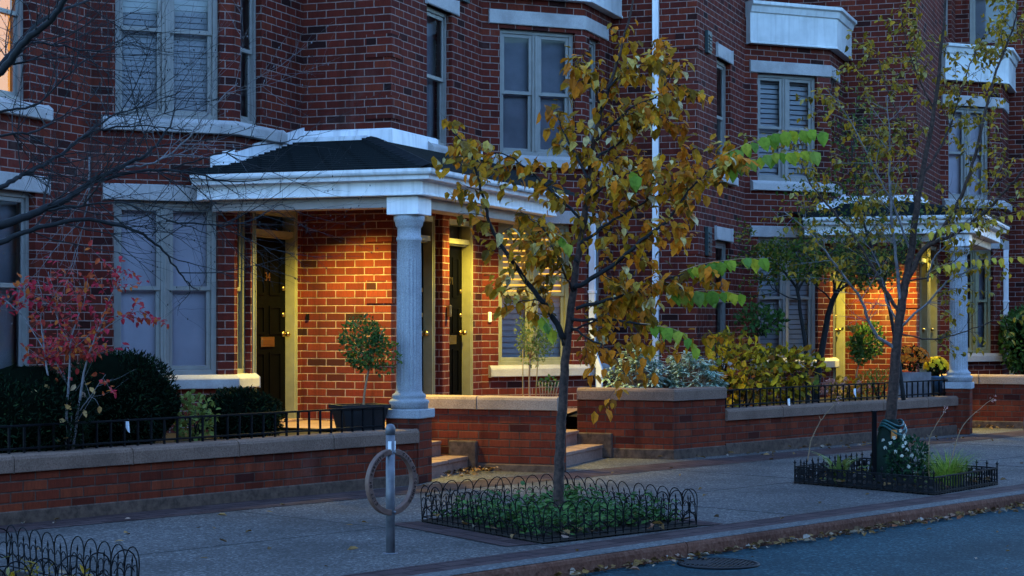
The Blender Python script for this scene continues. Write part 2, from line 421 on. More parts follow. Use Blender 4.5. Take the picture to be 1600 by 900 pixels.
M['lf_shrub'] = leafmat('autumn_shrub_leaf', [(0,(.05,.06,.012)), (.25,(.25,.18,.015)), (.5,(.75,.45,.02)), (.68,(.85,.55,.03)), (.82,(.40,.11,.02)), (1,(.16,.24,.04))], .3)
M['lf_mum'] = leafmat('yellow_petal', [(0,(.85,.6,.02)), (1,(.95,.75,.04))], .2)
M['lf_rust'] = leafmat('rust_petal', [(0,(.7,.17,.012)), (.6,(.85,.28,.02)), (1,(.5,.10,.012))], .2)
M['lf_rose'] = leafmat('white_petal', [(0,(.75,.74,.66)), (1,(.85,.82,.72))], .2)
M['lf_pink'] = leafmat('pink_petal', [(0,(.55,.25,.2)), (1,(.6,.35,.28))], .2)
M['litter'] = leafmat('fallen_leaf', [(0,(.08,.04,.02)), (.3,(.24,.12,.03)), (.5,(.11,.065,.035)), (.7,(.32,.17,.06)), (.85,(.36,.30,.24)), (1,(.28,.08,.025))], .1, .7)
M['grassb'] = leafmat('grass_blade', [(0,(.10,.18,.02)), (.5,(.22,.34,.03)), (1,(.42,.42,.08))], .3)
M['bark'] = simple('dark_bark', (.055,.028,.019), .9, var=.5, vscale=30, bmp=.6, bscale=50)
M['barkb'] = simple('black_bark', (.007,.006,.006), .85, var=.4, vscale=30, bmp=.5, bscale=50)
M['barkp'] = simple('pale_bark', (.16,.14,.14), .7, var=.35, vscale=20, bmp=.3, bscale=50)
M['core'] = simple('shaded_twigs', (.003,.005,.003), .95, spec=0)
M['cane'] = simple('bamboo_cane', (.42,.27,.10), .6)
M['stem'] = simple('tan_stem', (.32,.19,.10), .7)
M['steel'] = simple('galvanised_steel', (.17,.16,.17), .5, .35, var=.25, vscale=12)
M['castal'] = simple('cast_ring_metal', (.17,.085,.06), .6, .15, var=.2, vscale=20)
M['pot'] = simple('black_planter', (.012,.012,.013), .5)
M['bluepot'] = simple('blue_glazed_pot', (.05,.12,.2), .25)
M['greybox'] = simple('grey_planter_wood', (.20,.17,.17), .7, var=.25)
M['paper'] = simple('white_paper_tag', (.8,.8,.8), .6, var=.03)
M['bag'] = simple('green_watering_bag', (.006,.06,.055), .45, var=.3, vscale=14)
M['bagd'] = simple('dark_green_bag', (.004,.016,.010), .6, var=.3, vscale=14, spec=.12)
M['orange'] = simple('orange_label', (.55,.2,.04), .6)
m, nt, b, out = newmat('variegated_leaf')
g = nt.nodes.new('ShaderNodeNewGeometry'); tcv = nt.nodes.new('ShaderNodeTexCoord')
sepv = nt.nodes.new('ShaderNodeSeparateXYZ'); nt.links.new(tcv.outputs['UV'], sepv.inputs[0])
edge = ramp(nt, sepv.outputs[0], [(.5,(0,0,0)), (.72,(1,1,1))])
gc = ramp(nt, g.outputs['Random Per Island'], [(0,(.03,.10,.05)), (1,(.06,.17,.08))])
nt.links.new(mix(nt, edge, gc, (.62,.72,.58)), b.inputs['Base Color']); b.inputs['Roughness'].default_value = .45
M['lf_varieg'] = m

# ------------------------------------------------------------------ plan of the terrace
A0 = Vector((-1.372, 21.05)); uST = D2(ST); PITCH = 5.7
A = {i: A0+uST*(PITCH*i) for i in range(-1, 5)}
B, C, D, K = {}, {}, {}, {}
D[-1] = hit(A[0], F1+180, 473); C[-1] = hit(D[-1], SD+180, 366); B[-1] = hit(C[-1], F2+180, 143)
A[-1] = hit(B[-1], SD+180, -112)
pxB = {0: 753, 1: 1164, 2: 1469, 3: 1712}; pxC = {0: 913, 1: 1297, 2: 1566, 3: 1790}
for i in (0, 1, 2, 3):
    B[i] = hit(A[i], SD, pxB[i]); C[i] = hit(B[i], F2, pxC[i]); D[i] = isect(C[i], SD, A[i+1], F1)
for i in (-1, 0, 1, 2, 3): K[i] = isect(A[i], SD, A[i+1], F1)
ZT = 9.4          # eaves, above the frame
ZB, ZBT = 5.82, 6.45   # bay cornice box

# ------------------------------------------------------------------ ground
KP = Vector((.621, 13.15)); nST = D2(ST+90)
def kp(t, d): p = KP+uST*t+nST*d; return p
def quadsheet(name, mat, t0, t1, d0, d1, z, nt_=1, uv=True):
    mb = MB(); a, b_, c_, d_ = kp(t0, d0), kp(t1, d0), kp(t1, d1), kp(t0, d1)
    mb.face([(a[0],a[1],z),(b_[0],b_[1],z),(c_[0],c_[1],z),(d_[0],d_[1],z)], [(t0,d0),(t1,d0),(t1,d1),(t0,d1)])
    return mb.build(name, mat)
kind(quadsheet('road', M['road'], -300, 300, -300, 0.02, -.115), 'structure')
mb = MB(); a = [kp(-300, .0), kp(300, .0), kp(300, 300), kp(-300, 300)]
mb.face([(p[0], p[1], 0) for p in a]); kind(mb.build('sidewalk', M['walk']), 'structure')
# kerb with rounded nose, made of cast lengths with joints
mb = MB()
t = -14.0
while t < 26:
    L = 3.0
    sweep(mb, [kp(t+.006, 0), kp(t+L-.006, 0)], [(-.17, -.2), (0.02, -.2), (0.014, -.035), (0.006, -.012), (-.008, 0), (-.03, .005), (-.17, .005)])
    t += L
o = mb.build('kerb', [M['kerb'], M['kerbf']])
for p in o.data.polygons:
    cz = p.center.z
    if cz < -.004: p.material_index = 1
kind(o, 'structure')
kind(quadsheet('paver_band', M['paver'], -14, 26, .17, .50, .004), 'structure')
kind(quadsheet('wall_paver_band', M['paver'], -14, 26, 4.25, 4.85, .004), 'structure')
# grooves across the sidewalk (control joints)
mb = MB()
fr = Fr(KP, ST)
for tt in [-9+i*3.04 for i in range(10)]:
    mb.box(Fr(kp(tt, .52), ST+90), 0, 3.73, 0, .008, -.01, .0025)
mb.box(fr, -14, 26, 2.35, 2.358, -.01, .0025)
kind(mb.build('sidewalk_joints', simple('joint_dirt', (.03,.028,.026), .9)), 'structure')

# ------------------------------------------------------------------ houses
def wall_panel(mb, fr, L, z0, z1, ops, uoff=0, depth=.22, back=.32, e0=.36, e1=.36):
    us = sorted({0, L, *[x for o in ops for x in o[:2]]}); vs = sorted({z0, z1, *[x for o in ops for x in o[2:4]]})
    us = [u for u in us if -1e-6 <= u <= L+1e-6]; vs = [v for v in vs if z0-1e-6 <= v <= z1+1e-6]
    for i in range(len(us)-1):
        for j in range(len(vs)-1):
            cu, cv = (us[i]+us[i+1])/2, (vs[j]+vs[j+1])/2
            if any(o[0] < cu < o[1] and o[2] < cv < o[3] for o in ops): continue
            mb.face([fr.w(us[i],0,vs[j]), fr.w(us[i+1],0,vs[j]), fr.w(us[i+1],0,vs[j+1]), fr.w(us[i],0,vs[j+1])],
                    [(us[i]+uoff,vs[j]),(us[i+1]+uoff,vs[j]),(us[i+1]+uoff,vs[j+1]),(us[i]+uoff,vs[j+1])])
    for u0,u1,v0,v1 in [o[:4] for o in ops]:
        for (a,b_,ua,ub) in ((fr.w(u0,0,0),fr.w(u0,depth,0),u0,u0+depth),(fr.w(u1,depth,0),fr.w(u1,0,0),u1-depth,u1)):
            mb.face([(a[0],a[1],v0),(b_[0],b_[1],v0),(b_[0],b_[1],v1),(a[0],a[1],v1)], [(ua+uoff,v0),(ub+uoff,v0),(ub+uoff,v1),(ua+uoff,v1)])
        for v in (v0, v1):
            mb.face([fr.w(u0,0,v), fr.w(u1,0,v), fr.w(u1,depth,v), fr.w(u0,depth,v)], [(u0+uoff,v),(u1+uoff,v),(u1+uoff,v+depth),(u0+uoff,v+depth)])
    if L > e0+e1+.1:
        mb.face([fr.w(e0,back,z0), fr.w(L-e1,back,z0), fr.w(L-e1,back,z1), fr.w(e0,back,z1)])

def window(house, fr, u0, u1, z0, z1, n=2, kind_='shade', frame='frame', mid=.5, flip=False):
    d = .07; w = .055
    mb = MB()
    mb.box(fr, u0, u0+w, d, d+.11, z0, z1); mb.box(fr, u1-w, u1, d, d+.11, z0, z1)
    mb.box(fr, u0+w, u1-w, d, d+.11, z1-w, z1); mb.box(fr, u0+w, u1-w, d, d+.11, z0, z0+w)
    iu0, iu1, iz0, iz1 = u0+w, u1-w, z0+w, z1-w
    if n == 2:
        um = (iu0+iu1)/2
        mb.box(fr, um-.045, um+.045, d+.005, d+.105, iz0, iz1)
        mb.box(fr, um-.012, um+.012, d-.012, d+.005, iz0, iz1)
        cells = [(iu0, um-.045), (um+.045, iu1)]
    else: cells = [(iu0, iu1)]
    win = mb.build('window', M[frame], house, bevel=.006)
    zm = iz0+(iz1-iz0)*mid
    for a, b_ in cells:
        s = MB(); sw = .045
        for (q0, q1, dd) in ((iz0, zm+.02, .045), (zm-.02, iz1, .02)):
            s.box(fr, a, a+sw, d+dd, d+dd+.022, q0, q1); s.box(fr, b_-sw, b_, d+dd, d+dd+.022, q0, q1)
            s.box(fr, a+sw, b_-sw, d+dd, d+dd+.022, q0, q0+sw); s.box(fr, a+sw, b_-sw, d+dd, d+dd+.022, q1-sw, q1)
        s.build('sash', M[frame], win, bevel=.004)
        g = MB(); g.face([fr.w(a,d+.055,iz0), fr.w(b_,d+.055,iz0), fr.w(b_,d+.055,zm), fr.w(a,d+.055,zm)])
        g.face([fr.w(a,d+.031,zm), fr.w(b_,d+.031,zm), fr.w(b_,d+.031,iz1), fr.w(a,d+.031,iz1)])
        g.build('pane', M['glass'], win)
    bl = MB(); dd = d+.125
    if kind_ in ('slats', 'litslats', 'bigslats'):
        sp = .062 if kind_ == 'slats' else .075
        k = int((z1-z0)/sp)
        for i in range(k):
            za = z0+i*sp
            lo_ = kind_ == 'litslats' and za < z0+(z1-z0)*.48; hh = sp*.97 if lo_ else sp*{'slats': .95, 'bigslats': .82, 'litslats': .74}[kind_]; dq = {'slats': .016, 'bigslats': .03, 'litslats': .035}[kind_]; bl.face([fr.w(u0+.01,dd,za), fr.w(u1-.01,dd,za), fr.w(u1-.01,dd+dq,za+hh), fr.w(u0+.01,dd+dq,za+hh)])
        bl.build('blind', M['blind'], win)
        if kind_ != 'litslats':
            r = MB(); r.face([fr.w(u0,dd+.06,z0), fr.w(u1,dd+.06,z0), fr.w(u1,dd+.06,z1), fr.w(u0,dd+.06,z1)]); r.build('backing', M['shade2'], win)
        if kind_ == 'litslats':
            r = MB(); zz = z0+(z1-z0)*.46
            r.face([fr.w(u0,d+.20,zz), fr.w(u1,d+.20,zz), fr.w(u1,d+.20,z1), fr.w(u0,d+.20,z1)]); r.build('glow_sheet', M['slatglow'], win)  # glowing sheet shows as bright lines between the slats
    elif kind_ == 'lit':
        k = 40
        for i in range(k):
            a, b_ = u0+(u1-u0)*i/k, u0+(u1-u0)*(i+1)/k
            f = lambda t: dd+.02+.018*sin(t*24)
            bl.face([fr.w(a,f(i/k*5),z0), fr.w(b_,f((i+1)/k*5),z0), fr.w(b_,f((i+1)/k*5),z1), fr.w(a,f(i/k*5),z1)], smooth=True)
        bl.build('curtain', M['glowcurtain'], win)
    elif kind_ == 'curtain':
        k = 40
        for i in range(k):
            a, b_ = u0+(u1-u0)*i/k, u0+(u1-u0)*(i+1)/k
            f = lambda t: dd+.02+.016*sin(t*20)
            bl.face([fr.w(a,f(i/k*4),z0), fr.w(b_,f((i+1)/k*4),z0), fr.w(b_,f((i+1)/k*4),z1), fr.w(a,f(i/k*4),z1)], smooth=True)
        bl.build('curtain', M['shade2'], win)
    else:
        mat = M['shade'] if kind_ == 'shade' else M['shade2']
        # two layers: full sheet and a hem bar
        bl.face([fr.w(u0,dd+.02,z0), fr.w(u1,dd+.02,z0), fr.w(u1,dd+.02,z1), fr.w(u0,dd+.02,z1)])
        bl.box(fr, u0+.01, u1-.01, dd, dd+.015, z0+.06, z0+.085)
        bl.build('shade', mat, win)
    return win

def text_mesh(body, size, mat, name, parent, mw, extrude=.004):
    cu = bpy.data.curves.new('lettering', 'FONT'); cu.body = body; cu.size = size; cu.extrude = extrude
    cu.align_x = 'CENTER'; cu.align_y = 'CENTER'
    o = bpy.data.objects.new('lettering_source', cu); COL.objects.link(o)
    bpy.context.view_layer.update()
    me = bpy.data.meshes.new_from_object(o)
    bpy.data.objects.remove(o); bpy.data.curves.remove(cu)
    off = Vector((0,0,0)); p = parent
    while p is not None: off += p.location; p = p.parent
    me.transform(Matrix.Translation(-off) @ mw); me.materials.clear(); me.materials.append(mat)
    r = bpy.data.objects.new(name, me); COL.objects.link(r); r.parent = parent
    return r
def frame_matrix(fr, u, d, z):
    o = fr.w(u, d, z); x = Vector((fr.e[0], fr.e[1], 0)); y = Vector((0,0,1)); n = -Vector((fr.n[0], fr.n[1], 0))
    m = Matrix.Identity(4)
    for i in range(3): m[i][0] = x[i]; m[i][1] = y[i]; m[i][2] = n[i]; m[i][3] = o[i]
    return m

def door(house, fr, u0, u1, z0, zt, number=None, slot=True, handle=1, rd=.105):
    """casing, transom light, black panelled leaf; zt = top of frame"""
    w = .07; zd = z0+2.06
    c = MB()
    c.box(fr, u0, u0+w, -.015, rd+.03, z0, zt); c.box(fr, u1-w, u1, -.015, rd+.03, z0, zt)
    c.box(fr, u0+w, u1-w, -.015, rd+.03, zt-w, zt)
    c.box(fr, u0+w, u1-w, rd-.07, rd+.03, zd, zd+.085); c.box(fr, u0+w-.02, u1-w+.02, rd-.10, rd-.07, zd+.02, zd+.085)
    for uu in (u0+w*.42, u1-w*.58): c.box(fr, uu, uu+.016, -.03, -.015, z0, zt)
    dr = c.build('door', M['framed'], house, bevel=.006)
    a, b_ = u0+w, u1-w
    lf = MB(); lf.box(fr, a, b_, rd, rd+.045, z0+.02, zd)
    pw = (b_-a-.36)/2
    for i in range(2):
        pa = a+.12+i*(pw+.12)
        for q0, q1 in ((z0+.22, z0+.78), (z0+.98, z0+1.30), (z0+1.42, z0+1.92)):
            for (x0, x1, y0, y1) in ((pa, pa+pw, q0, q0+.025), (pa, pa+pw, q1-.025, q1), (pa, pa+.025, q0+.025, q1-.025), (pa+pw-.025, pa+pw, q0+.025, q1-.025)):
                lf.box(fr, x0, x1, rd-.012, rd, y0, y1)
    leaf_ = lf.build('door_leaf', M['door'], dr)
    th = MB(); th.box(fr, u0-.05, u1+.05, -.06, rd+.1, z0-.16, z0+.015); th.build('threshold', M['flag'], dr, bevel=.01)
    g = MB(); g.face([fr.w(a,rd,zd+.085), fr.w(b_,rd,zd+.085), fr.w(b_,rd,zt-w), fr.w(a,rd,zt-w)]); g.build('transom_pane', M['glass'], dr)
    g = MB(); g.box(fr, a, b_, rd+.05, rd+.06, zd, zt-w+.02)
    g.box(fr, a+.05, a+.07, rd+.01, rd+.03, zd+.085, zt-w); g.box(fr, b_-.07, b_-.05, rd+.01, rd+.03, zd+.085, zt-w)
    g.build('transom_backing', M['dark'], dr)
    if slot:
        s = MB(); um = (a+b_)/2; s.box(fr, um-.16, um+.16, rd-.02, rd-.012, z0+.84, z0+.95); s.box(fr, um-.13, um+.13, rd-.026, rd-.02, z0+.865, z0+.925)
        s.build('mail_slot', M['brass'], dr, bevel=.004)
    hu = b_-.07 if handle == 1 else a+.07
    h = MB()
    for zz, r in ((z0+.98, .032), (z0+1.2, .026), (z0+1.5, .026)):
        cpt = fr.w(hu, rd-.02, zz); e = fr.w(hu, rd-.065, zz)
        tube(h, [fr.w(hu, rd, zz), cpt], r*1.0, 12)
        if zz < z0+1.1: tube(h, [cpt, e], .012, 8); blob(h, e, (r,r,r), seg=10, rings=6, jit=0)
    h.build('door_knob', M['brass'], dr)
    if number:
        text_mesh(number, .13, M['brass'], 'number', dr, frame_matrix(fr, (a+b_)/2, rd-.014, z0+1.62))
    return dr

def lintel(mb, pts, z0, z1, out=.03): sweep(mb, pts, [(-.10, z0), (out, z0), (out, z1), (-.10, z1)])
def sill(mb, pts, z0, z1, out=.085): sweep(mb, pts, [(-.12, z0), (out, z0), (out, z0+(z1-z0)*.72), (out-.05, z1), (-.12, z1+.006)])
def P2(fr, u): p = fr.w(u, 0, 0); return (p[0], p[1])

ZL0, ZL1 = 2.915, 3.085     # ground-floor lintel
ZS0, ZS1 = .93, 1.075       # ground-floor sill
UL0, UL1 = 5.42, 5.60       # upper lintel
US0, US1 = 3.64, 3.79       # upper sill

HL = {-1: 'dark red brick townhouse at left with lit orange upstairs window behind bare branches',
      0: 'red brick townhouse between the hip-roofed porch and the tall white downspout',
      1: 'red brick townhouse with white shuttered windows behind the small green trees',
      2: 'red brick townhouse behind the far porch with the yellow flowers',
      3: 'last brick townhouse at the right edge beyond the far porch'}
houses = {}
for i in (-1, 0, 1, 2, 3):
    h = thing('townhouse', HL[i], 'house', (A[i][0], A[i][1], 0), 'brick townhouses of the terrace'); houses[i] = h
    fAB, fBC, fCD, fDA = Fr(A[i], SD, B[i]), Fr(B[i], F2, C[i]), Fr(C[i], SD, D[i]), Fr(D[i], F1, A[i+1])
    fAK, fKA = Fr(A[i], SD, K[i]), Fr(K[i], F1, A[i+1])
    ops = {k: [] for k in 'AB BC CD DA AK KA'.split()}
    wl = []    # (frame, key, u0,u1,z0,z1,n,kind)
    def win(fr, key, p0, p1, z0, z1, n, kd, fm='frame', mid=.5):
        u0, u1 = fr.u(p0), fr.u(p1); u0 = max(u0, .06); u1 = min(u1, fr.L-.06)
        ops[key].append((u0, u1, z0, z1)); wl.append((fr, u0, u1, z0, z1, n, kd, fm, mid)); return u0, u1
    st = MB()    # lintels and sills collected as separate parts below
    def stone_part(name, fn, pts, z0, z1, **k):
        m_ = MB(); fn(m_, pts, z0, z1, **k); m_.build(name, M['stone'], h, bevel=.008)
    doors = []
    if i == -1:
        a, b_ = win(fAB, 'AB', -75, 46, US1, UL0+.1, 2, 'lit'); stone_part('sill', sill, [P2(fAB, a-.1), P2(fAB, fAB.u(71))], US0, US1)
        stone_part('lintel', lintel, [P2(fAB, a-.1), P2(fAB, b_+.1)], UL0+.1, UL1+.1)
        a, b_ = win(fAB, 'AB', -70, 55, ZS1, ZL0, 2, 'shade2'); stone_part('sill', sill, [P2(fAB, a-.1), P2(fAB, b_+.1)], ZS0, ZS1)
        stone_part('lintel', lintel, [P2(fAB, a-.1), P2(fAB, fAB.u(74))], ZL0, ZL1)
        win(fBC, 'BC', 180, 343, US1, UL0, 2, 'slats', mid=.58); win(fBC, 'BC', 178, 341, ZS1, ZL0, 2, 'shade')
        win(fCD, 'CD', 376, 409, US1, UL0, 1, 'curtain')
        stone_part('sill', sill, [P2(fBC, fBC.u(158)), C[-1], P2(fCD, fCD.u(438))], US0, US1)
        stone_part('lintel', lintel, [P2(fBC, fBC.u(158)), C[-1], P2(fCD, fCD.u(430))], UL0, UL1)
        win(fCD, 'CD', 371, 392, ZS1, ZL0, 1, 'shade2', 'framed')
        stone_part('sill', sill, [P2(fBC, fBC.u(165)), C[-1], P2(fCD, fCD.u(395))], ZS0, ZS1)
        stone_part('lintel', lintel, [P2(fBC, fBC.u(160)), C[-1], P2(fCD, .35)], ZL0, ZL1)
        u0, u1 = fCD.u(394), fCD.u(463); ops['CD'].append((u0, u1, .5, 2.9)); doors.append((fCD, u0, u1, '34', 1))
    if i == 0:
        a, b_ = win(fAB, 'AB', 667, 706, US1-.02, UL0, 1, 'shade2'); stone_part('sill', sill, [P2(fAB, a-.03), P2(fAB, fAB.u(722))], US0-.02, US1-.02)
        stone_part('lintel', lintel, [P2(fAB, a-.06), P2(fAB, fAB.u(714))], UL0, UL1)
        win(fBC, 'BC', 781, 899, US1, UL0, 2, 'shade2'); win(fBC, 'BC', 779, 893, ZS1, ZL0, 2, 'litslats', 'framed')
        win(fCD, 'CD', 921, 938, US1, UL0, 1, 'shade2'); win(fCD, 'CD', 922, 943, ZS1, ZL0, 1, 'shade')
        stone_part('sill', sill, [P2(fBC, fBC.u(764)), C[0], P2(fCD, fCD.u(946))], US0, US1)
        stone_part('lintel', lintel, [P2(fBC, fBC.u(763)), C[0], P2(fCD, fCD.u(947))], UL0+.05, UL1+.05)
        stone_part('sill', sill, [P2(fBC, fBC.u(763)), C[0], P2(fCD, fCD.u(950))], ZS0, ZS1)
        stone_part('lintel', lintel, [P2(fBC, fBC.u(763)), C[0], P2(fCD, fCD.u(947))], ZL0, ZL1)
        for p0, p1, num, hd in ((636, 677.5, '73', 1), (694, 737, '71', 1)):
            u0, u1 = fAB.u(p0), fAB.u(p1); ops['AB'].append((u0, u1, .5, 2.9)); doors.append((fAB, u0, u1, num, hd))
    if i == 1:
        for z0, z1, a0, a1 in ((US1-.02, UL0-.03, 1120, 1141), (ZS1, ZL0-.12, 1118, 1141)):
            a, b_ = win(fAB, 'AB', a0, a1, z0, z1, 1, 'curtain')
            stone_part('sill', sill, [P2(fAB, a-.1), P2(fAB, b_+.14)], z0-.15, z0); stone_part('lintel', lintel, [P2(fAB, a-.06), P2(fAB, b_+.06)], z1, z1+.19)
        win(fBC, 'BC', 1184, 1277, US1-.02, UL0-.02, 2, 'bigslats'); win(fBC, 'BC', 1185, 1278, ZS1, ZL0, 2, 'bigslats')
        win(fCD, 'CD', 1299.5, 1306, US1-.02, UL0-.02, 1, 'shade2')
        stone_part('sill', sill, [P2(fBC, fBC.u(1172)), C[1], P2(fCD, fCD.u(1307))], US0-.02, US1-.02)
        stone_part('lintel', lintel, [P2(fBC, fBC.u(1171)), C[1], P2(fCD, fCD.u(1309))], UL0-.02, UL1-.02)
        stone_part('sill', sill, [P2(fBC, fBC.u(1172)), C[1], P2(fCD, .3)], ZS0, ZS1)
        stone_part('lintel', lintel, [P2(fBC, fBC.u(1172)), C[1], P2(fCD, .3)], ZL0, ZL1)
        u0, u1 = fCD.L-1.02, fCD.L-.07; ops['CD'].append((u0, u1, .5, 2.9)); doors.append((fCD, u0, u1, None, 1))
    if i == 2:
        win(fBC, 'BC', 1482, 1547, US1-.02, UL0-.02, 2, 'shade'); win(fBC, 'BC', 1504, 1552, ZS1, ZL0, 2, 'shade2', 'framed')
        stone_part('sill', sill, [P2(fBC, fBC.u(1472)), C[2], P2(fCD, .9)], US0-.02, US1-.02)
        stone_part('lintel', lintel, [P2(fBC, fBC.u(1471)), C[2], P2(fCD, .9)], UL0-.02, UL1-.02)
        stone_part('sill', sill, [P2(fBC, fBC.u(1490)), C[2], P2(fCD, .9)], ZS0, ZS1)
        stone_part('lintel', lintel, [P2(fBC, fBC.u(1480)), C[2], P2(fCD, .9)], ZL0, ZL1)
        for uu in (.35, 1.45):
            ops['AB'].append((uu, uu+.95, .5, 2.9)); doors.append((fAB, uu, uu+.95, None, 1))
        u0 = fAK.u(1478); ops['AK'].append((u0, u0+.85, 6.75, 8.5)); wl.append((fAK, u0, u0+.85, 6.75, 8.5, 1, 'shade', 'frame', .5))
        u0 = .9; ops['KA'].append((.25, 1.1, 6.75, 8.5)); wl.append((fKA, .25, 1.1, 6.75, 8.5, 1, 'shade2', 'frame', .5))
    # walls: lower zig-zag to the bay cornice, upper walls above
    wm = MB(); uo = 0
    for key, fr in (('AB', fAB), ('BC', fBC), ('CD', fCD), ('DA', fDA)):
        wall_panel(wm, fr, fr.L, 0, ZB+.4, ops[key], uo); uo += fr.L
    zz = ZB+.4
    wall_panel(wm, fAK, fAK.L, zz, ZT, ops['AK'], 0); wall_panel(wm, fKA, fKA.L, zz, ZT, ops['KA'], sum(f.L for f in (fAB, fBC, fCD, fDA))-fKA.L)
    # party wall and rear, so that the house is a closed body
    rear = [Vector((A[i][0], A[i][1]))+D2(ST+90)*9, Vector((A[i+1][0], A[i+1][1]))+D2(ST+90)*9]
    wm.face([(rear[0][0],rear[0][1],0),(rear[1][0],rear[1][1],0),(rear[1][0],rear[1][1],ZT),(rear[0][0],rear[0][1],ZT)], [(0,0),(PITCH,0),(PITCH,ZT),(0,ZT)])
    wm.build('wall', M['brick'], h)
    # quoin bands: shallow projecting corner blocks at the convex corner A (next house's corner)
    fr = fDA; q = A[i+1]
    for zq in [1.15, 1.85, 2.55, 3.9+.05, 4.65, 5.35, 6.05, 6.75]:
        if i+1 in (0, 2) and 2.6 < zq < 3.9: continue
        p0 = fr.w(fr.L-.30, 0, 0); p1 = q; s_ = Fr(q, SD).w(.26, 0, 0)
        qb = MB(); sweep(qb, [(p0[0],p0[1]), (p1[0],p1[1]), (s_[0],s_[1])], [(-.05, zq), (.016, zq), (.016, zq+.26), (-.05, zq+.26)])
        qb.build('quoin', M['brick'], h)
    rm = MB(); pts = [A[i], K[i], A[i+1], rear[1], rear[0]]
    rm.face([(p[0], p[1], ZT) for p in pts]); rm.face([(p[0], p[1], ZT+.2) for p in pts])
    rm.build('roof', M['shingle'], h)
    # cornice box on the bay
    cb = MB(); bb = fBC.w(-.02, 0, 0)
    pl = [P2(fBC, .02), C[i], P2(fCD, fCD.L)]
    sweep(cb, pl, [(-.3, ZB), (.13, ZB), (.13, ZB+.025), (.115, ZB+.03), (.115, ZB+.46), (.14, ZB+.47), (.16, ZB+.56), (.20, ZB+.58), (.20, ZBT), (-.3, ZBT)])
    cb.build('bay_cornice', M['cream'], h, bevel=.004)
    bf = MB(); pts = [P2(fBC, 0), C[i], D[i], (K[i][0], K[i][1])]
    bf.face([(p[0], p[1], ZBT-.03) for p in pts]); bf.build('bay_roof', M['cream'], h)
    for (fr, u0, u1, z0, z1, n, kd, fm, mid) in wl: window(h, fr, u0, u1, z0, z1, n, kd, fm, mid)
    for (fr, u0, u1, num, hd) in doors: door(h, fr, u0, u1, .52, 2.9, num, True, hd)
    # small fittings
    vents = {0: [(fAB, 718, 729, 5.62, 5.95)], 1: [(fAB, 1101, 1107, 5.35, 5.66), (fAB, 1101, 1107, 2.55, 2.95)]}.get(i, [])
    for fr, p0, p1, z0, z1 in vents:
        v = MB(); u0, u1 = fr.u(p0), fr.u(p1)
        v.box(fr, u0, u1, -.05, .0, z0, z1)
        for k in range(5): v.box(fr, u0+.03, u1-.03, -.065, -.05, z0+.04+k*(z1-z0-.08)/5, z0+.04+k*(z1-z0-.08)/5+.03)
        v.build('vent', M['dgreen'], h, bevel=.006)
    if i == 0:
        v = MB(); u0 = fBC.u(762); z0 = EYE+4*23.8/FPX; v.box(fBC, u0, u0+.045, -.03, 0, z0-.06, z0+.07)
        v.build('door_chime', M['paper'], h, bevel=.01, label='pale door chime on the brick beside the door')
        v = MB(); fq = Fr(A[0], SD); u0 = fq.u(688); v.box(fq, u0, u0+.06, -.13, -.08, 1.70, 1.84); v.build('door_bell', M['brass'], h, bevel=.01)
        # brick pier between the two doors
        v = MB(); u0 = fAB.u(681.5); v.box(fAB, u0+.02, fAB.u(693.2), -.075, .05, .5, 2.93, uoff=.12); v.build('door_pier', M['brick'], h)
    if i == -1:
        v = MB(); f_ = Fr(D[-1], F1); v.box(f_, .05, .085, -.02, 0, 1.66, 1.73); v.build('door_bell', M['black'], h)

def downspout(house, pts, r=.042):
    m_ = MB()
    for k in range(len(pts)-1):
        a, b_ = Vector(pts[k]), Vector(pts[k+1]); t = (b_-a).normalized(); ext = .02 if k < len(pts)-2 else 0
        x = Vector((cos(radians(F1)), sin(radians(F1)), 0)); y = t.cross(x).normalized()
        vs = []
        for p in (a-t*.0, b_+t*ext):
            for sx, sy in ((-1,-.75),(1,-.75),(1,.75),(-1,.75)): vs.append(p+x*(r*sx)+y*(r*sy))
        m_.raw(vs, [(0,1,2,3),(7,6,5,4),(0,4,5,1),(1,5,6,2),(2,6,7,3),(3,7,4,0)])
        if k == 0:
            n_ = max(1, int(abs(a.z-b_.z)/2.4))
            for j in range(n_):
                q = a.lerp(b_, (j+.55)/n_)
                vs = []
                for dz in (-.02, .02):
                    for sx, sy in ((-1.25,-1.0),(1.25,-1.0),(1.25,1.0),(-1.25,1.0)): vs.append(q+x*(r*sx)+y*(r*sy)+Vector((0,0,dz)))
                m_.raw(vs, [(0,1,2,3),(7,6,5,4),(0,4,5,1),(1,5,6,2),(2,6,7,3),(3,7,4,0)])
    return m_.build('downspout', M['white'], house, bevel=.006)
f_ = Fr(D[0], F1, A[1]); u_ = f_.u(1026)
# recess in the shade between house 0's bay and the downspout
p = f_.w(u_, -.05, 0); downspout(houses[0], [(p[0], p[1], 9.3), (p[0], p[1], .5)])
f_ = Fr(C[0], SD, D[0]); p = f_.w(.16, -.06, 0)
downspout(houses[0], [(p[0],p[1],2.95), (p[0],p[1],1.28), (p[0]+.09,p[1]-.02,1.02), (p[0]+.09,p[1]-.02,.5)])
f_ = Fr(C[2], SD, D[2]); p = f_.w(.05, -.06, 0); 
downspout(houses[2], [(p[0],p[1],2.9), (p[0],p[1],1.25), (p[0]+.10,p[1]-.02,1.0), (p[0]+.10,p[1]-.02,.5)])

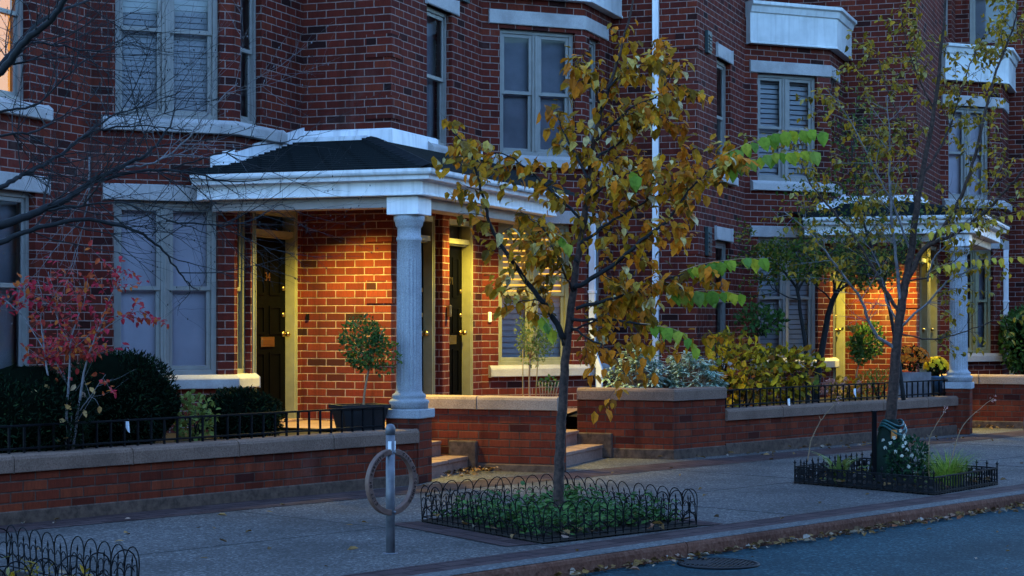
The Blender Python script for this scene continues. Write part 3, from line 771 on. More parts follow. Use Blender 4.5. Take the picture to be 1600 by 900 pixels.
# ------------------------------------------------------------------ porches
def porch(E, i, left_t, right_t, label, lampk, ZW=3.72):
    h = thing('porch', label, 'porch', (E[0], E[1], 0), 'columned corner porches')
    e1, s1 = D2(F1), D2(SD)
    Lp, Rp = E-e1*left_t, E+s1*right_t
    # E is the gutter line corner
    ZE = 3.175
    gut = MB(); sweep(gut, [Lp, E, Rp], [(-.13, ZE-.02), (-.115, ZE-.105), (-.04, ZE-.105), (-.03, ZE-.07), (-.008, ZE-.045), (0, ZE-.03), (.004, ZE), (-.008, ZE), (-.02, ZE-.02)])
    gut.build('gutter', M['white'], h)
    fz = MB(); sweep(fz, [Lp, E, Rp], [(-.34, ZE-.06), (-.34, ZE-.255), (-.145, ZE-.255), (-.145, ZE-.235), (-.155, ZE-.23), (-.155, ZE-.115), (-.13, ZE-.11), (-.13, ZE-.03)])
    fz.build('frieze', M['white'], h, bevel=.004)
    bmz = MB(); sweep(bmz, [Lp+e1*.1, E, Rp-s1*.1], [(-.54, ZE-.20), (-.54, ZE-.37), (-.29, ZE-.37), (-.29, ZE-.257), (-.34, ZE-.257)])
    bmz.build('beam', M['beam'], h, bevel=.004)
    # side returns to the wall at the open ends
    # ceiling
    ce = MB(); zc = ZE-.10
    inn = .40
    pA = Vector((A[i][0], A[i][1]))
    q0 = E-e1*inn+s1*inn
    ql = Lp+s1*inn; qr = Rp-e1*inn
    wl_ = pA-e1*(left_t+1.0); wr = pA+s1*(right_t+.9)
    base = [ql, q0, qr, wr, pA, wl_]
    ce.face([(p[0], p[1], zc) for p in base]); ce.build('ceiling', M['cream'], h)
    # roof: front slope and right slope meeting on a hip
    front_d = (pA-E).dot(s1); right_d = (E-pA).dot(e1)
    top = pA-e1*.22-s1*.05
    hipE = Vector((E[0], E[1]))
    rf = MB()
    def z_front(p): return ZE+(Vector(p)-E).dot(s1)/front_d*(ZW-ZE)
    Lo = Lp-e1*.05; LW = Lo+s1*front_d-e1*.9
    Lm = Lo-e1*.9
    fpts = [Lp-e1*.02, E, top, LW]
    fz_ = [ZE, ZE, ZW, ZW]
    def courses(q0, q1, q2, q3, zt_, nrow, ax):
        for k in range(nrow):
            a, b_ = k/nrow, (k+1)/nrow
            l0, r0, l1, r1 = q0.lerp(q3, a), q1.lerp(q2, a), q0.lerp(q3, b_), q1.lerp(q2, b_)
            za, zb = ZE+(ZW-ZE)*a, ZE+(ZW-ZE)*b_
            P_ = [(l0[0],l0[1],za+.030), (r0[0],r0[1],za+.030), (r1[0],r1[1],zb+.010), (l1[0],l1[1],zb+.010)]
            rf.face(P_, [((Vector(p[:2])-E).dot(ax), k*.13+(.005, .005, .125, .125)[j]) for j, p in enumerate(P_)])
            rf.face([(l0[0],l0[1],za+.006), (r0[0],r0[1],za+.006), (r0[0],r0[1],za+.030), (l0[0],l0[1],za+.030)])
    courses(fpts[0], fpts[1], fpts[2], fpts[3], None, 16, e1)
    Rw = pA+s1*(right_t+.6)
    rpts = [E, Rp+s1*.4, Rw, pA+s1*.02+e1*.05, top]
    rz = [ZE, ZE, ZW, ZW, ZW]
    courses(E, Rp+s1*.4, Rw, top, None, 12, s1)
    # underside, closes the roof body
    rf.face([(p[0],p[1],ZE-.06) for p in reversed([Lp-e1*.02, E, Rp, Rw, pA, LW])])
    # hip cap
    hd = (top-hipE); n_ = 9
    for k in range(n_):
        a = hipE.lerp(top, k/n_); b_ = hipE.lerp(top, (k+1)/n_+.03); za = ZE+(ZW-ZE)*k/n_; zb = ZE+(ZW-ZE)*min(1, (k+1)/n_+.03)
        sd = Vector((hd[1], -hd[0])).normalized()*.11
        rf.face([(a[0]-sd[0],a[1]-sd[1],za+.005),(a[0],a[1],za+.045),(b_[0],b_[1],zb+.04),(b_[0]-sd[0],b_[1]-sd[1],zb+.005)])
        rf.face([(a[0],a[1],za+.045),(a[0]+sd[0],a[1]+sd[1],za+.005),(b_[0]+sd[0],b_[1]+sd[1],zb+.005),(b_[0],b_[1],zb+.04)])
    rf.build('roof', M['shingle'], h)
    # flashings
    fl = MB()
    Dp = Vector((D[i-1][0], D[i-1][1])); Cp = Vector((C[i-1][0], C[i-1][1]))
    sweep(fl, [Dp+e1*.02, pA, pA+s1*1.35], [(-.0, ZW-.06), (.03, ZW-.06), (.025, ZW+.10), (0, ZW+.12)])
    fl.build('flashing', M['white'], h); fl = MB()
    # ledge strip at the top of the front slope
    q = pA-s1*.16
    sweep(fl, [Dp-s1*.12-e1*.1, pA-e1*.28-s1*.12], [(-.13, ZW-.02), (.10, ZW-.045), (.10, ZW+.015), (-.13, ZW+.05)])
    fl.build('flashing', M['white'], h); fl = MB()
    # raking flashing on the bay walls at the left
    def rake(Pa, Pb, outn, hgt=.15):
        za, zb = z_front(Pa), z_front(Pb)
        o_ = outn*.022
        v = [(Pa[0]+o_[0],Pa[1]+o_[1],za-.05),(Pb[0]+o_[0],Pb[1]+o_[1],zb-.05),(Pb[0]+o_[0],Pb[1]+o_[1],zb+hgt),(Pa[0]+o_[0],Pa[1]+o_[1],za+hgt)]
        w_ = [(Pa[0],Pa[1],za-.05),(Pb[0],Pb[1],zb-.05),(Pb[0],Pb[1],zb+hgt),(Pa[0],Pa[1],za+hgt)]
        fl.raw(v+w_, [(0,1,2,3),(3,2,6,7),(0,3,7,4),(1,5,6,2),(0,4,5,1)])
    st_ = isect(Lp, SD, Cp, F2)
    n_ = 4
    seq = [st_.lerp(Cp, k/2) for k in range(3)]+[Cp.lerp(Dp, k/4) for k in range(1, 5)]
    for k in range(len(seq)-1):
        onF2 = k < 2
        rake(seq[k], seq[k+1], D2(F2-90) if onF2 else D2(SD-90), .13+.03*(k % 2))
    fl.build('flashing', M['white'], h); fl = MB()
    # right slope against bay front of house i
    Bp = Vector((B[i][0], B[i][1]))
    def z_right(p): return ZE+(E-Vector(p)).dot(e1)/right_d*(ZW-ZE)
    en = isect(Rp, F1+180, Bp, F2)
    for k in range(3):
        a, b_ = Bp.lerp(en, k/3), Bp.lerp(en, (k+1)/3); za, zb = z_right(a), z_right(b_)
        if za < ZE-.2: break
        o_ = D2(F2-90)*.022
        fl.raw([(a[0]+o_[0],a[1]+o_[1],za-.05),(b_[0]+o_[0],b_[1]+o_[1],max(zb,ZE)-.05),(b_[0]+o_[0],b_[1]+o_[1],max(zb,ZE)+.1),(a[0]+o_[0],a[1]+o_[1],za+.1)], [(0,1,2,3)])
    fl.build('flashing', M['white'], h)
    # column, pier, caps
    cc = E-e1*.41+s1*.41
    fc = Fr(cc, F1)
    pr = MB(); pr.box(fc, -.18, .18, -.18, .18, 0, .66, uoff=.05); pr.build('pier', M['gbrick'], h, bevel=.008)
    cp = MB(); cp.box(fc, -.205, .205, -.205, .205, .66, .755); cp.build('pier_cap', M['granite'], h, bevel=.012)
    co = MB()
    prof = [(.195,.755), (.195,.80), (.205,.815), (.205,.835), (.185,.85), (.165,.86), (.175,.88), (.17,.90), (.145,.915), (.133,.94)]
    zt = 2.27
    prof += [(.1325+(.126-.1325)*k/16, .94+(zt-.94)*k/16) for k in range(1, 17)]
    prof += [(.125, zt+.02), (.122, 2.46), (.128, 2.465), (.132, 2.485), (.128, 2.505), (.120, 2.51), (.119, 2.60), (.135, 2.615), (.14, 2.63), (.145, 2.655), (.158, 2.675), (.158, 2.73)]
    lathe(co, cc, prof, 120, 0, (.011, .95, zt, 20)); co.build('column', M['granite'], h)
    ab = MB(); ab.box(fc, -.175, .175, -.175, .175, 2.731, 2.912); ab.build('abacus', M['white'], h, bevel=.006)
    # recessed ceiling lights
    for k, (off_e, off_s, pw, blend, ang) in enumerate(lampk):
        p = pA+e1*off_e+s1*off_s
        r = MB(); lathe(r, p, [(.085, zc-.004), (.085, zc-.02), (.06, zc-.022), (.06, zc-.004)], 24); lo = r.build('downlight', M['white'], h)
        r = MB(); lathe(r, p, [(.055, zc-.016), (.055, zc-.012)], 20); r.build('lamp_lens', M['lampglow'], lo)
        ld = bpy.data.lights.new('downlight_lamp', 'SPOT'); ld.energy = LAMP_W*pw; ld.color = LAMP_COL; ld.spot_size = radians(ang); ld.spot_blend = blend; ld.shadow_soft_size = .05
        l = bpy.data.objects.new('downlight_lamp', ld); COL.objects.link(l); l.location = (p[0]-E[0], p[1]-E[1], zc-.04); l.parent = h
    return h, cc
E0 = Vector((-.807, 18.45))
lk = [(-.22, -.78, 1.7, .9, 130), (.70, 1.9, 1.25, .6, 140)]
porch0, col0 = porch(E0, 0, 2.72, 4.35, 'near corner porch with dark shingled hip roof and one fluted stone column', lk)
E2 = E0+uST*11.1
porch2, col2 = porch(E2, 2, 2.62, 4.0, 'far corner porch half hidden behind the thin bare tree', [(-.40, -.78, 2.3, .9, 130), (.42, 1.2, .4, .6, 140)], 3.52)

# unseen terrace added behind the camera to hide the low sky from these fronts
h = thing('sky_blocking_terrace', 'unseen brick terrace across the street, added to block the low sky', 'house', (kp(0, -13)[0], kp(0, -13)[1], 0))
m_ = MB(); f_ = Fr(kp(-45, -13), ST)
m_.face([f_.w(0,0,-.12), f_.w(190,0,-.12), f_.w(190,0,7.2), f_.w(0,0,7.2)], [(0,0),(190,0),(190,7.2),(0,7.2)])
m_.face([f_.w(0,-9,-.12), f_.w(190,-9,-.12), f_.w(190,-9,7.2), f_.w(0,-9,7.2)], [(0,0),(190,0),(190,7.2),(0,7.2)])
for u in (0, 190): m_.face([f_.w(u,0,-.12), f_.w(u,-9,-.12), f_.w(u,-9,7.2), f_.w(u,-4.5,9), f_.w(u,0,7.2)], [(0,0),(9,0),(9,7.2),(4.5,9),(0,7.2)])
m_.build('wall', M['brick'], h)
m_ = MB()
for a, b_ in ((.4, -4.5), (-9.4, -4.5)): m_.face([f_.w(-.3,a,7.1), f_.w(190.3,a,7.1), f_.w(190.3,b_,9.05), f_.w(-.3,b_,9.05)], [(0,0),(190,0),(190,5),(0,5)])
m_.build('roof', M['shingle'], h)
for k in range(32):
    for z0, z1 in ((1.0, 2.8), (3.8, 5.5)):
        m_ = MB(); m_.box(f_, 2+k*5.8, 3.6+k*5.8, -.02, .04, z0, z1); w_ = m_.build('window', M['frame'], h)
        m_ = MB(); m_.face([f_.w(2.1+k*5.8,.05,z0+.1), f_.w(3.5+k*5.8,.05,z0+.1), f_.w(3.5+k*5.8,.05,z1-.1), f_.w(2.1+k*5.8,.05,z1-.1)]); m_.build('pane', M['shade2'], w_)
# ------------------------------------------------------------------ garden walls, terrace, steps
WL = Vector((-4.127, 14.96)); W1 = hit(WL, 50, 652); W0 = WL-D2(50)*3.5
CWL, CWR = Vector((-1.27, 20.79)), Vector((.50, 20.15))
WA0, WA1 = Vector((.79, 22.49)), Vector((1.92, 22.08))
WB0 = hit(WA1, ST, 1133); WB1 = hit(WA1, ST, 1514)
SH = uST*11.1
CWL2, CWR2 = CWL+SH, CWR+SH
def garden_wall(label, pts, top, cmat='coping', th=.27, fnd=.10, joint=1.15, ch=.14):
    h = thing('garden_wall', label, 'garden wall', (pts[0][0], pts[0][1], 0), 'low brick walls along the sidewalk')
    b_ = MB(); sweep(b_, pts, [(-th+.02, 0), (0, 0), (0, top-ch), (-th+.02, top-ch)]); b_.build('brickwork', M['gbrick'], h)
    if fnd:
        f_ = MB(); sweep(f_, pts, [(-th+.04, 0), (.018, 0), (.012, fnd), (.002, fnd+.01), (-th+.04, fnd+.01)]); f_.build('footing', M['found'], h)
    # coping stones, with open joints
    segs = []
    P = [Vector((p[0], p[1])) for p in pts]
    for i in range(len(P)-1):
        L = (P[i+1]-P[i]).length; n = max(1, round(L/joint)); 
        for k in range(n): segs.append((i, k/n, (k+1)/n, k == 0, k == n-1))
    prof = [(.03, top-ch), (.03, top-.028), (.022, top-.022), (.022, top-.012), (.0, top), (-th-.0, top), (-th-.0, top-ch)]
    prof = [(-th, top-ch)]+[p for p in prof[:-1]]
    i = 0
    for (si, a, b2, first, last) in segs:
        d = (P[si+1]-P[si]); L = d.length; g = .004
        pa = P[si]+d*a+(d/L*g if not (first and si > 0) else d*0); pb = P[si]+d*b2-(d/L*g if not (last and si < len(P)-2) else d*0)
        line = [pa, pb]
        c = MB()
        if first and si > 0 and si < len(P)-1:   # mitre with the previous leg
            line = [pa, pb]
            sweep(c, [P[si]-(P[si]-P[si-1]).normalized()*.0001, P[si], pb], prof)
        else: sweep(c, line, prof)
        c.build('coping_stone', M[cmat], h, bevel=.004)
    return h
gw1 = garden_wall('long low brick wall with stone coping in front of the dark hedge at left', [W0, W1], .56)
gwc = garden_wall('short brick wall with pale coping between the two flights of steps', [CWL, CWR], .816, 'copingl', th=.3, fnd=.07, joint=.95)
gwa = garden_wall('taller brick planter wall turning a corner below the white edged leaves', [WA0, WA1, WB0], .838, 'coping', fnd=.11, joint=1.0)
gwb = garden_wall('low brick wall under the iron railing beside the watering bag tree', [WB0+uST*.005, WB1], .56, 'coping', fnd=.13, joint=1.25)
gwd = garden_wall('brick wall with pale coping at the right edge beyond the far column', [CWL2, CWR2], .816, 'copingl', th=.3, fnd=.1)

mb = MB()
ext = uST*40
inn = nST*.12
S1 = Fr((-.827, 19.49), SD); S2 = Fr((.616, 21.0), SD)
def p3(p, z): return (p[0], p[1], z)
poly = [W0+inn, W1+inn*.8+Vector((-.25, .1)), S1.w(-.2,.62,0), S1.w(1.15,.62,0), CWL+D2(SD)*.1+D2(F1)*.25, CWR+D2(SD)*.2-D2(F1)*.3, S2.w(-.5,.62,0), S2.w(1.9,.62,0), WA0+D2(SD)*.15+D2(F1)*.1, WA1+nST*.2, WB1+inn, CWL2+nST*.1, CWR2+nST*.1+uST*6]
poly = [Vector((p[0], p[1])) for p in poly]
far = nST*4.0
mb.face([p3(p, .47) for p in poly]+[p3(poly[-1]+far, .47), p3(poly[0]+far, .47)])
kind(mb.build('garden_soil', M['soil']), 'structure')
mb = MB()
pA = A[0]
mb.face([p3(S1.w(-.55,.6,0), .505), p3(S1.w(1.25,.6,0), .505), p3(A[0]+D2(SD)*.6+D2(F1)*.0, .505), p3(A[0]-D2(F1)*1.2, .505), p3(D[-1]-D2(SD)*1.3, .505), p3(E0-D2(F1)*1.2+D2(SD)*.7, .505)])
mb.face([p3(CWL+D2(SD)*.25, .505), p3(CWR+D2(SD)*.25-D2(F1)*.4, .505), p3(S2.w(-.4,.6,0), .505), p3(S2.w(1.9,.6,0), .505), p3(C[0], .505), p3(B[0]+D2(SD)*.3, .505), p3(A[0]+D2(SD)*.4, .505)])
kind(mb.build('porch_path', M['flag']), 'structure')
def steps(fr, u0, u1, label, n=3, rise=.165):
    h = thing('front_steps', label, 'steps', tuple(fr.w(u0, 0, 0)), 'stone front steps')
    for k in range(n):
        z0, z1 = k*rise, (k+1)*rise
        m_ = MB(); u = u0
        L = (u1-u0)/5
        m_.box(fr, u0, u1, k*.32+.012, k*.32+.34, z0, z1-.045)
        m_.build('riser', M['flag'], h)
        for j in range(5):
            t_ = MB(); t_.box(fr, u0+j*L+.003, u0+(j+1)*L-.003, k*.32-.004*(j % 2), k*.32+.345, z1-.045, z1-.003*((j+k) % 3)); t_.build('tread', M['flag'], h, bevel=.008)
    return h
steps(S1, -.45, 1.02, 'stone steps between the fluted column pier and the short brick wall', 2)
steps(S2, -.60, 1.62, 'stone steps to the right of the yellow leaved tree trunk', 2)
# raised soil in the tall planter
mb = MB(); q = [WA0+D2(SD)*.1, WA1+D2(ST+115)*.12, WB0+nST*.15, WB0+nST*1.5, WA0+D2(SD)*1.2]
mb.face([p3(p, .74) for p in q]); mb.face([p3(q[0], .3), p3(q[4], .3), p3(q[4], .74), p3(q[0], .74)]); mb.face([p3(q[2], .3), p3(q[3], .3), p3(q[3], .74), p3(q[2], .74)])
kind(mb.build('planter_soil', M['soil']), 'structure')
mb = MB(); mb.box(Fr(WA0, F1), -.02, .45, -.05, .25, 0, .30); 
mb.build('step_cheek', M['found'], gwa, bevel=.015)
mb = MB(); mb.box(Fr(CWL, F1), .62, .95, -.05, .05, 0, .33); mb.build('step_cheek', M['found'], gwc, bevel=.015)

def railing(label, p0, p1, back, zb, parent=None):
    p0, p1 = Vector((p0[0], p0[1])), Vector((p1[0], p1[1])); d = p1-p0; L = d.length; ang = math.degrees(math.atan2(d[1], d[0]))
    fr = Fr(p0+D2(ang+90)*back, ang)
    h = thing('iron_railing', label, 'railing', tuple(fr.w(0, 0, zb)), 'low black iron railings on the garden walls')
    for nm, z in (('top_rail', zb+.218), ('bottom_rail', zb+.03)):
        m_ = MB(); m_.box(fr, 0, L, -.013, .013, z, z+.018); m_.build(nm, M['black'], h, bevel=.003)
    bm_ = MB(); bm_.box(fr, -.009, .009, -.009, .009, zb, zb+.218); first = bm_.build('baluster', M['black'], h, bevel=.002)
    n = int(L/.145)
    for k in range(1, n+1):
        c = first.copy(); COL.objects.link(c); c.parent = h
        q = fr.w(k*L/n, 0, 0)-fr.w(0, 0, 0); c.location = (q[0], q[1], 0)
    return h
rail1 = railing('low black iron railing on the left wall in front of the hedge', hit(WL, 50, -40), hit(WL, 50, 619), .17, .56)
rail2 = railing('low black iron railing on the far wall in front of the golden shrubs', WB0+uST*.05, hit(WA1, ST, 1505), .14, .56)

# ------------------------------------------------------------------ bicycle posts
def bike_post(base, label):
    h = thing('bicycle_post', label, 'bicycle post', (base[0], base[1], 0), 'ring and post bicycle stands')
    m_ = MB(); lathe(m_, base, [(.033, 0), (.033, .845)], 24); m_.build('post', M['steel'], h)
    m_ = MB(); lathe(m_, base, [(.035, .846), (.036, .885), (.034, .90), (.026, .915), (.012, .922), (.002, .923)], 24); m_.build('post_cap', M['steel'], h)
    m_ = MB(); lathe(m_, base, [(.055, .0), (.055, .005), (.034, .008)], 24); m_.build('base_flange', M['steel'], h)
    fr = Fr(base, ST); R, r, zc = .236, .195, .51
    m_ = MB(); n = 72
    for k in range(n):
        a, b_ = 2*pi*k/n, 2*pi*(k+1)/n
        def q(rr, aa, d): return fr.w(rr*cos(aa), d, zc+rr*sin(aa))
        d0, d1 = -.03, .012
        m_.face([q(r,a,d0), q(R,a,d0), q(R,b_,d0), q(r,b_,d0)]); m_.face([q(R,a,d1), q(r,a,d1), q(r,b_,d1), q(R,b_,d1)])
        m_.face([q(R,a,d0), q(R,a,d1), q(R,b_,d1), q(R,b_,d0)], smooth=True); m_.face([q(r,a,d1), q(r,a,d0), q(r,b_,d0), q(r,b_,d1)], smooth=True)
    ring = m_.build('ring', M['castal'], h, bevel=.004)
    m_ = MB()
    for zz in (zc+.212, zc-.212): tube(m_, [fr.w(0, -.034, zz), fr.w(0, -.050, zz)], .010, 8)
    m_.build('bolt', M['steel'], h)
    s_ = MB()
    fc = Fr(base, ST-90)
    for a in (ST-90-52, ST-90+40):
        q = D2(a)*.0335; f2 = Fr(base+q, a+90); s_.box(f2, -.012, .012, -.003, .004, .735, .80)
    s_.build('reflector', M['paper'], h)
    txt = 'CITY OF TORONTO'
    fm = frame_matrix(fr, 0, -.0315, zc)
    for a0, a1 in ((222, 118), (62, -42)):
        for k, ch_ in enumerate(txt):
            if ch_ == ' ': continue
            a = radians(a0+(a1-a0)*k/(len(txt)-1))
            m4 = fm @ Matrix.Translation((cos(a)*.2155, sin(a)*.2155, 0)) @ Matrix.Rotation(a-pi/2, 4, 'Z')
            text_mesh(ch_, .028, M['rust'], 'letter', ring, m4, .0015)
    return h
bp = G(610, 865); bike_post(Vector((bp.x, bp.y)), 'grey steel bicycle post with round cast ring standing alone on the sidewalk')
bike_post(Vector((5.77, 20.5)), 'bicycle ring cut off by the right edge of the photo')

# ------------------------------------------------------------------ drain cover
dc = Vector((322*13.5/FPX, 13.48)); 
h = thing('drain_cover', 'round iron drain cover with slots in the road by the kerb', 'drain cover', (dc[0], dc[1], -.115))
m_ = MB(); lathe(m_, dc, [(.30, -.113), (.30, -.104), (.265, -.103), (.265, -.109)], 40); m_.build('rim', M['rust'], h)
m_ = MB(); lathe(m_, dc, [(.262, -.112), (.262, -.109)], 40); m_.build('shade_disc', M['dark'], h)  # flat near-black disc stands for the shade below the bars
m_ = MB(); fr = Fr(dc, -20)
for k in range(-7, 8):
    u = k*.034; w = math.sqrt(max(0, .26**2-u*u))
    m_.box(fr, u-.010, u+.010, -w, w, -.109, -.104)
m_.box(fr, -.25, .25, -.012, .012, -.1095, -.1035); m_.box(fr, -.26, -.05, -.13, .10, -.109, -.1032)
m_.build('grating', M['rust'], h)

# ------------------------------------------------------------------ tree pits and their wire edging
def hoop_run(h, p0, p1, tilt=0, hgt=.315, rnd=random):
    d = p1-p0; L = d.length; ang = math.degrees(math.atan2(d[1], d[0])); fr = Fr(p0, ang)
    n = max(3, round(L/.172)); p = L/n; per = 5
    k = 0
    while k < n:
        kk = min(per, n-k)
        m_ = MB(); tl = tilt+rnd.uniform(-.2, .2); hz = hgt*rnd.uniform(.93, 1.05); R = .0044
        def w(u, z): return fr.w(u, z*tl, z)
        for j in range(k, k+kk):
            u0, u1 = j*p, (j+1)*p; um = (u0+u1)/2; r = p/2
            arc = [w(u0, -.02), w(u0, hz-r*1.15)]+[w(um-r*cos(pi*q/8), hz-r*1.15+r*1.15*sin(pi*q/8)) for q in range(1, 8)]+[w(u1, hz-r*1.15), w(u1, -.02)]
            tube(m_, arc, R, 5, cap=False)
            tube(m_, [w(um, -.02), w(um, hz*.72)], R*.9, 5); tube(m_, [w(um, hz*.70), w(um, hz*.75), w(um, hz*.84)], [.003, .0075, .0008], 5)
            for uc, zz, sgn in ((um-r*.5, hz*.52, 1), (um+r*.5, hz*.52, -1)):
                tube(m_, [w(uc+sgn*r*.46*cos(a)*(1-.35*max(0,(q-7))/5), zz+r*.62*sin(a)*(1-.35*max(0,(q-7))/5)) for q, a in ((q, -pi*.75+q*pi*1.6/11) for q in range(12))], R*.85, 4, cap=False)
            tube(m_, [w(um-r*.95*cos(pi*q/8), hz*.16+r*.9*sin(pi*q/8)) for q in range(9)], R*.85, 4, cap=False)
        tube(m_, [w(k*p, hz*.13), w((k+kk)*p, hz*.13)], R, 4, cap=False)
        m_.build('hoop_panel', M['black'], h)
        k += kk
    return
def pit_soil(name, pts, z=.012, grow=.06):
    c = sum(pts, Vector((0,0)))/len(pts); m_ = MB()
    n = 24; ring = []
    per = [pts[i].lerp(pts[(i+1) % len(pts)], k/6) for i in range(len(pts)) for k in range(6)]
    out_ = [p3(p+(p-c)*.03, z) for p in per]; inr = [p3(c+(p-c)*.6, z+grow+random.uniform(-.015, .015)) for p in per]
    b0 = len(per); fs = [(i, (i+1) % b0, b0+(i+1) % b0, b0+i) for i in range(b0)]+[tuple(range(b0, 2*b0))]
    m_.raw(out_+inr, fs, 0, True); return kind(m_.build(name, M['soil']), 'structure')
def g2(px, py): p = G(px, py); return Vector((p.x, p.y))
pit1 = [g2(850, 850), g2(1088, 823), g2(872, 786), g2(660, 815)]
pit1[2] = pit1[1]+pit1[3]-pit1[0]
Pc = Vector((-2.2, 10.9)); pit0 = [Pc, Pc+D2(130)*1.75, Pc+D2(130)*1.75+D2(227)*1.8, Pc+D2(227)*1.8]
pit2 = [g2(1459, 774), g2(1558, 757), None, g2(1242, 755)]; pit2[2] = pit2[1]+pit2[3]-pit2[0]
for nm, p in (('tree_pit_soil', pit0), ('tree_pit_soil', pit1), ('tree_pit_soil', pit2)): pit_soil(nm, p)
for pts, lab in ((pit0, 'black wire hoop edging at the lower left corner of the photo'), (pit1, 'black wire hoop edging around the yellow leaved tree')):
    h = thing('tree_pit_fence', lab, 'garden edging', p3(pts[0], 0), 'hoop edgings round the tree pits')
    for i in range(4): hoop_run(h, pts[i], pts[(i+1) % 4], tilt=.10 if i in (1, 2) else -.05)
# brick frame of pit 1 (flat paver surround on the left/front)
mb = MB()
a, b_, c_, d_ = pit1
def strip(p, q, off, w_, z=.0055):
    d = (q-p).normalized(); n = Vector((d[1], -d[0])); L = (q-p).length
    mb.face([p3(p+n*off, z), p3(q+n*off, z), p3(q+n*(off+w_), z), p3(p+n*(off+w_), z)], [(0,0),(L,0),(L,w_),(0,w_)])
strip(d_, a, .04, .30); strip(b_, c_, .04, .25, .0065)
kind(mb.build('pit_surround_pavers', M['paver']), 'structure')
# cast edging of the far pit
h = thing('tree_pit_fence', 'low black cast iron edging with finials round the pit with the watering bag', 'garden edging', p3(pit2[0], 0))
for i in range(4):
    p0, p1 = pit2[i], pit2[(i+1) % 4]
    d = p1-p0; L = d.length; fr = Fr(p0, math.degrees(math.atan2(d[1], d[0]))); m_ = MB()
    for z in (.02, .16): m_.box(fr, 0, L, -.008, .008, z, z+.014)
    n = round(L/.062)
    for k in range(n+1):
        u = k*L/n; m_.box(fr, u-.006, u+.006, -.006, .006, 0, .16)
        if i == 0: continue
        if k < n and k % 2 == 0:
            uc = u+L/n/2
            for zz in (.07, .125): tube(m_, [fr.w(uc+.026*cos(2*pi*q/10), 0, zz+.026*sin(2*pi*q/10)) for q in range(11)], .006, 5, cap=False)
        if k < n and k % 2: m_.box(fr, u+.004, u+L/n-.004, -.004, .004, .035, .065); m_.box(fr, u+.012, u+L/n-.012, -.004, .004, .085, .15)
    m_.build('edging_panel', M['rust'], h)
    if i != 0:
        for k in range(0, n+1, 2):
            u = k*L/n; f_ = MB()
            tube(f_, [fr.w(u, 0, .17), fr.w(u, 0, .195), fr.w(u, 0, .205), fr.w(u, 0, .24)], [.008, .006, .012, .002], 6)
            tube(f_, [fr.w(u-.020, 0, .212), fr.w(u, 0, .205), fr.w(u+.020, 0, .212)], [.003, .008, .003], 5)
            f_.build('finial', M['rust'], h)

# ------------------------------------------------------------------ shrubs and flowers
def leaves_in(mb, c, r, n, L, wd, mi=0, hollow=.55, rnd=random, up=.35, squash=0, lump=.22, outw=.8):
    ph = [(rv(rnd), rnd.uniform(.6, 1.0)) for _ in range(9)]
    for _ in range(n):
        v = rv(rnd); f = 1+lump*(max(v.dot(a)*b for a, b in ph)-.75)*1.6
        t = (hollow**3+(1-hollow**3)*rnd.random())**(1/3)*f
        p = Vector((c[0]+v.x*r[0]*t, c[1]+v.y*r[1]*t, c[2]+v.z*r[2]*t))
        d = (v*outw+rv(rnd)*.8+Vector((0,0,up))); l = L*rnd.uniform(.65, 1.25)
        leaf(mb, p, d, rv(rnd)*.6+Vector((0,0,.6))+v*.4, l, wd*l/L, mi)
def shrub(name, label, cat, c, r, n, L, wd, mat, core=None, group=None, parent=None, rnd=None, part='foliage', **k):
    rnd = rnd or random.Random(hash((round(c[0], 2), round(c[2], 2))) & 0xffff)
    h = thing(name, label, cat, (c[0], c[1], .47), group)
    m_ = MB(); leaves_in(m_, c, r, n, L, wd, rnd=rnd, **k); m_.build(part, mat, h)
    st = MB()
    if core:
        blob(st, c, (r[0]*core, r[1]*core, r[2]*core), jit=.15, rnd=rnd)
    for _ in range(7):
        v = rv(rnd); tube(st, [Vector((c[0]+rnd.uniform(-.04,.04), c[1]+rnd.uniform(-.04,.04), c[2]-r[2]*1.0)), Vector((c[0]+v.x*r[0]*.4, c[1]+v.y*r[1]*.4, c[2]-.2*r[2])), Vector((c[0]+v.x*r[0]*.8, c[1]+v.y*r[1]*.8, c[2]+abs(v.z)*r[2]*.7))], [.012, .008, .003], 5)
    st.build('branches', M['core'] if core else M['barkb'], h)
    return h
def at(px, py, z): return W(px, py, z)
YEW = 'clipped dark evergreens behind the left wall'
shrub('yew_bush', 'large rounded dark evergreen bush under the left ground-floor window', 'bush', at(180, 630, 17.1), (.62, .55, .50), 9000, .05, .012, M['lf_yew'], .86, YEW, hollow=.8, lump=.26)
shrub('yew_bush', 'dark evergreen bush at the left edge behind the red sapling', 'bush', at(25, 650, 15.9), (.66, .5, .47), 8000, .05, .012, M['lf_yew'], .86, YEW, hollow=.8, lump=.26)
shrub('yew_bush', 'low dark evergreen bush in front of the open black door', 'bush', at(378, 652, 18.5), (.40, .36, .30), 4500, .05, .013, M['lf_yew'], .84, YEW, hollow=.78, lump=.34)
shrub('garden_shrub', 'small lime green shrub between the dark evergreens behind the railing', 'shrub', at(303, 655, 17.3), (.23, .2, .24), 420, .055, .035, M['lf_lime'], None, None, hollow=.3)
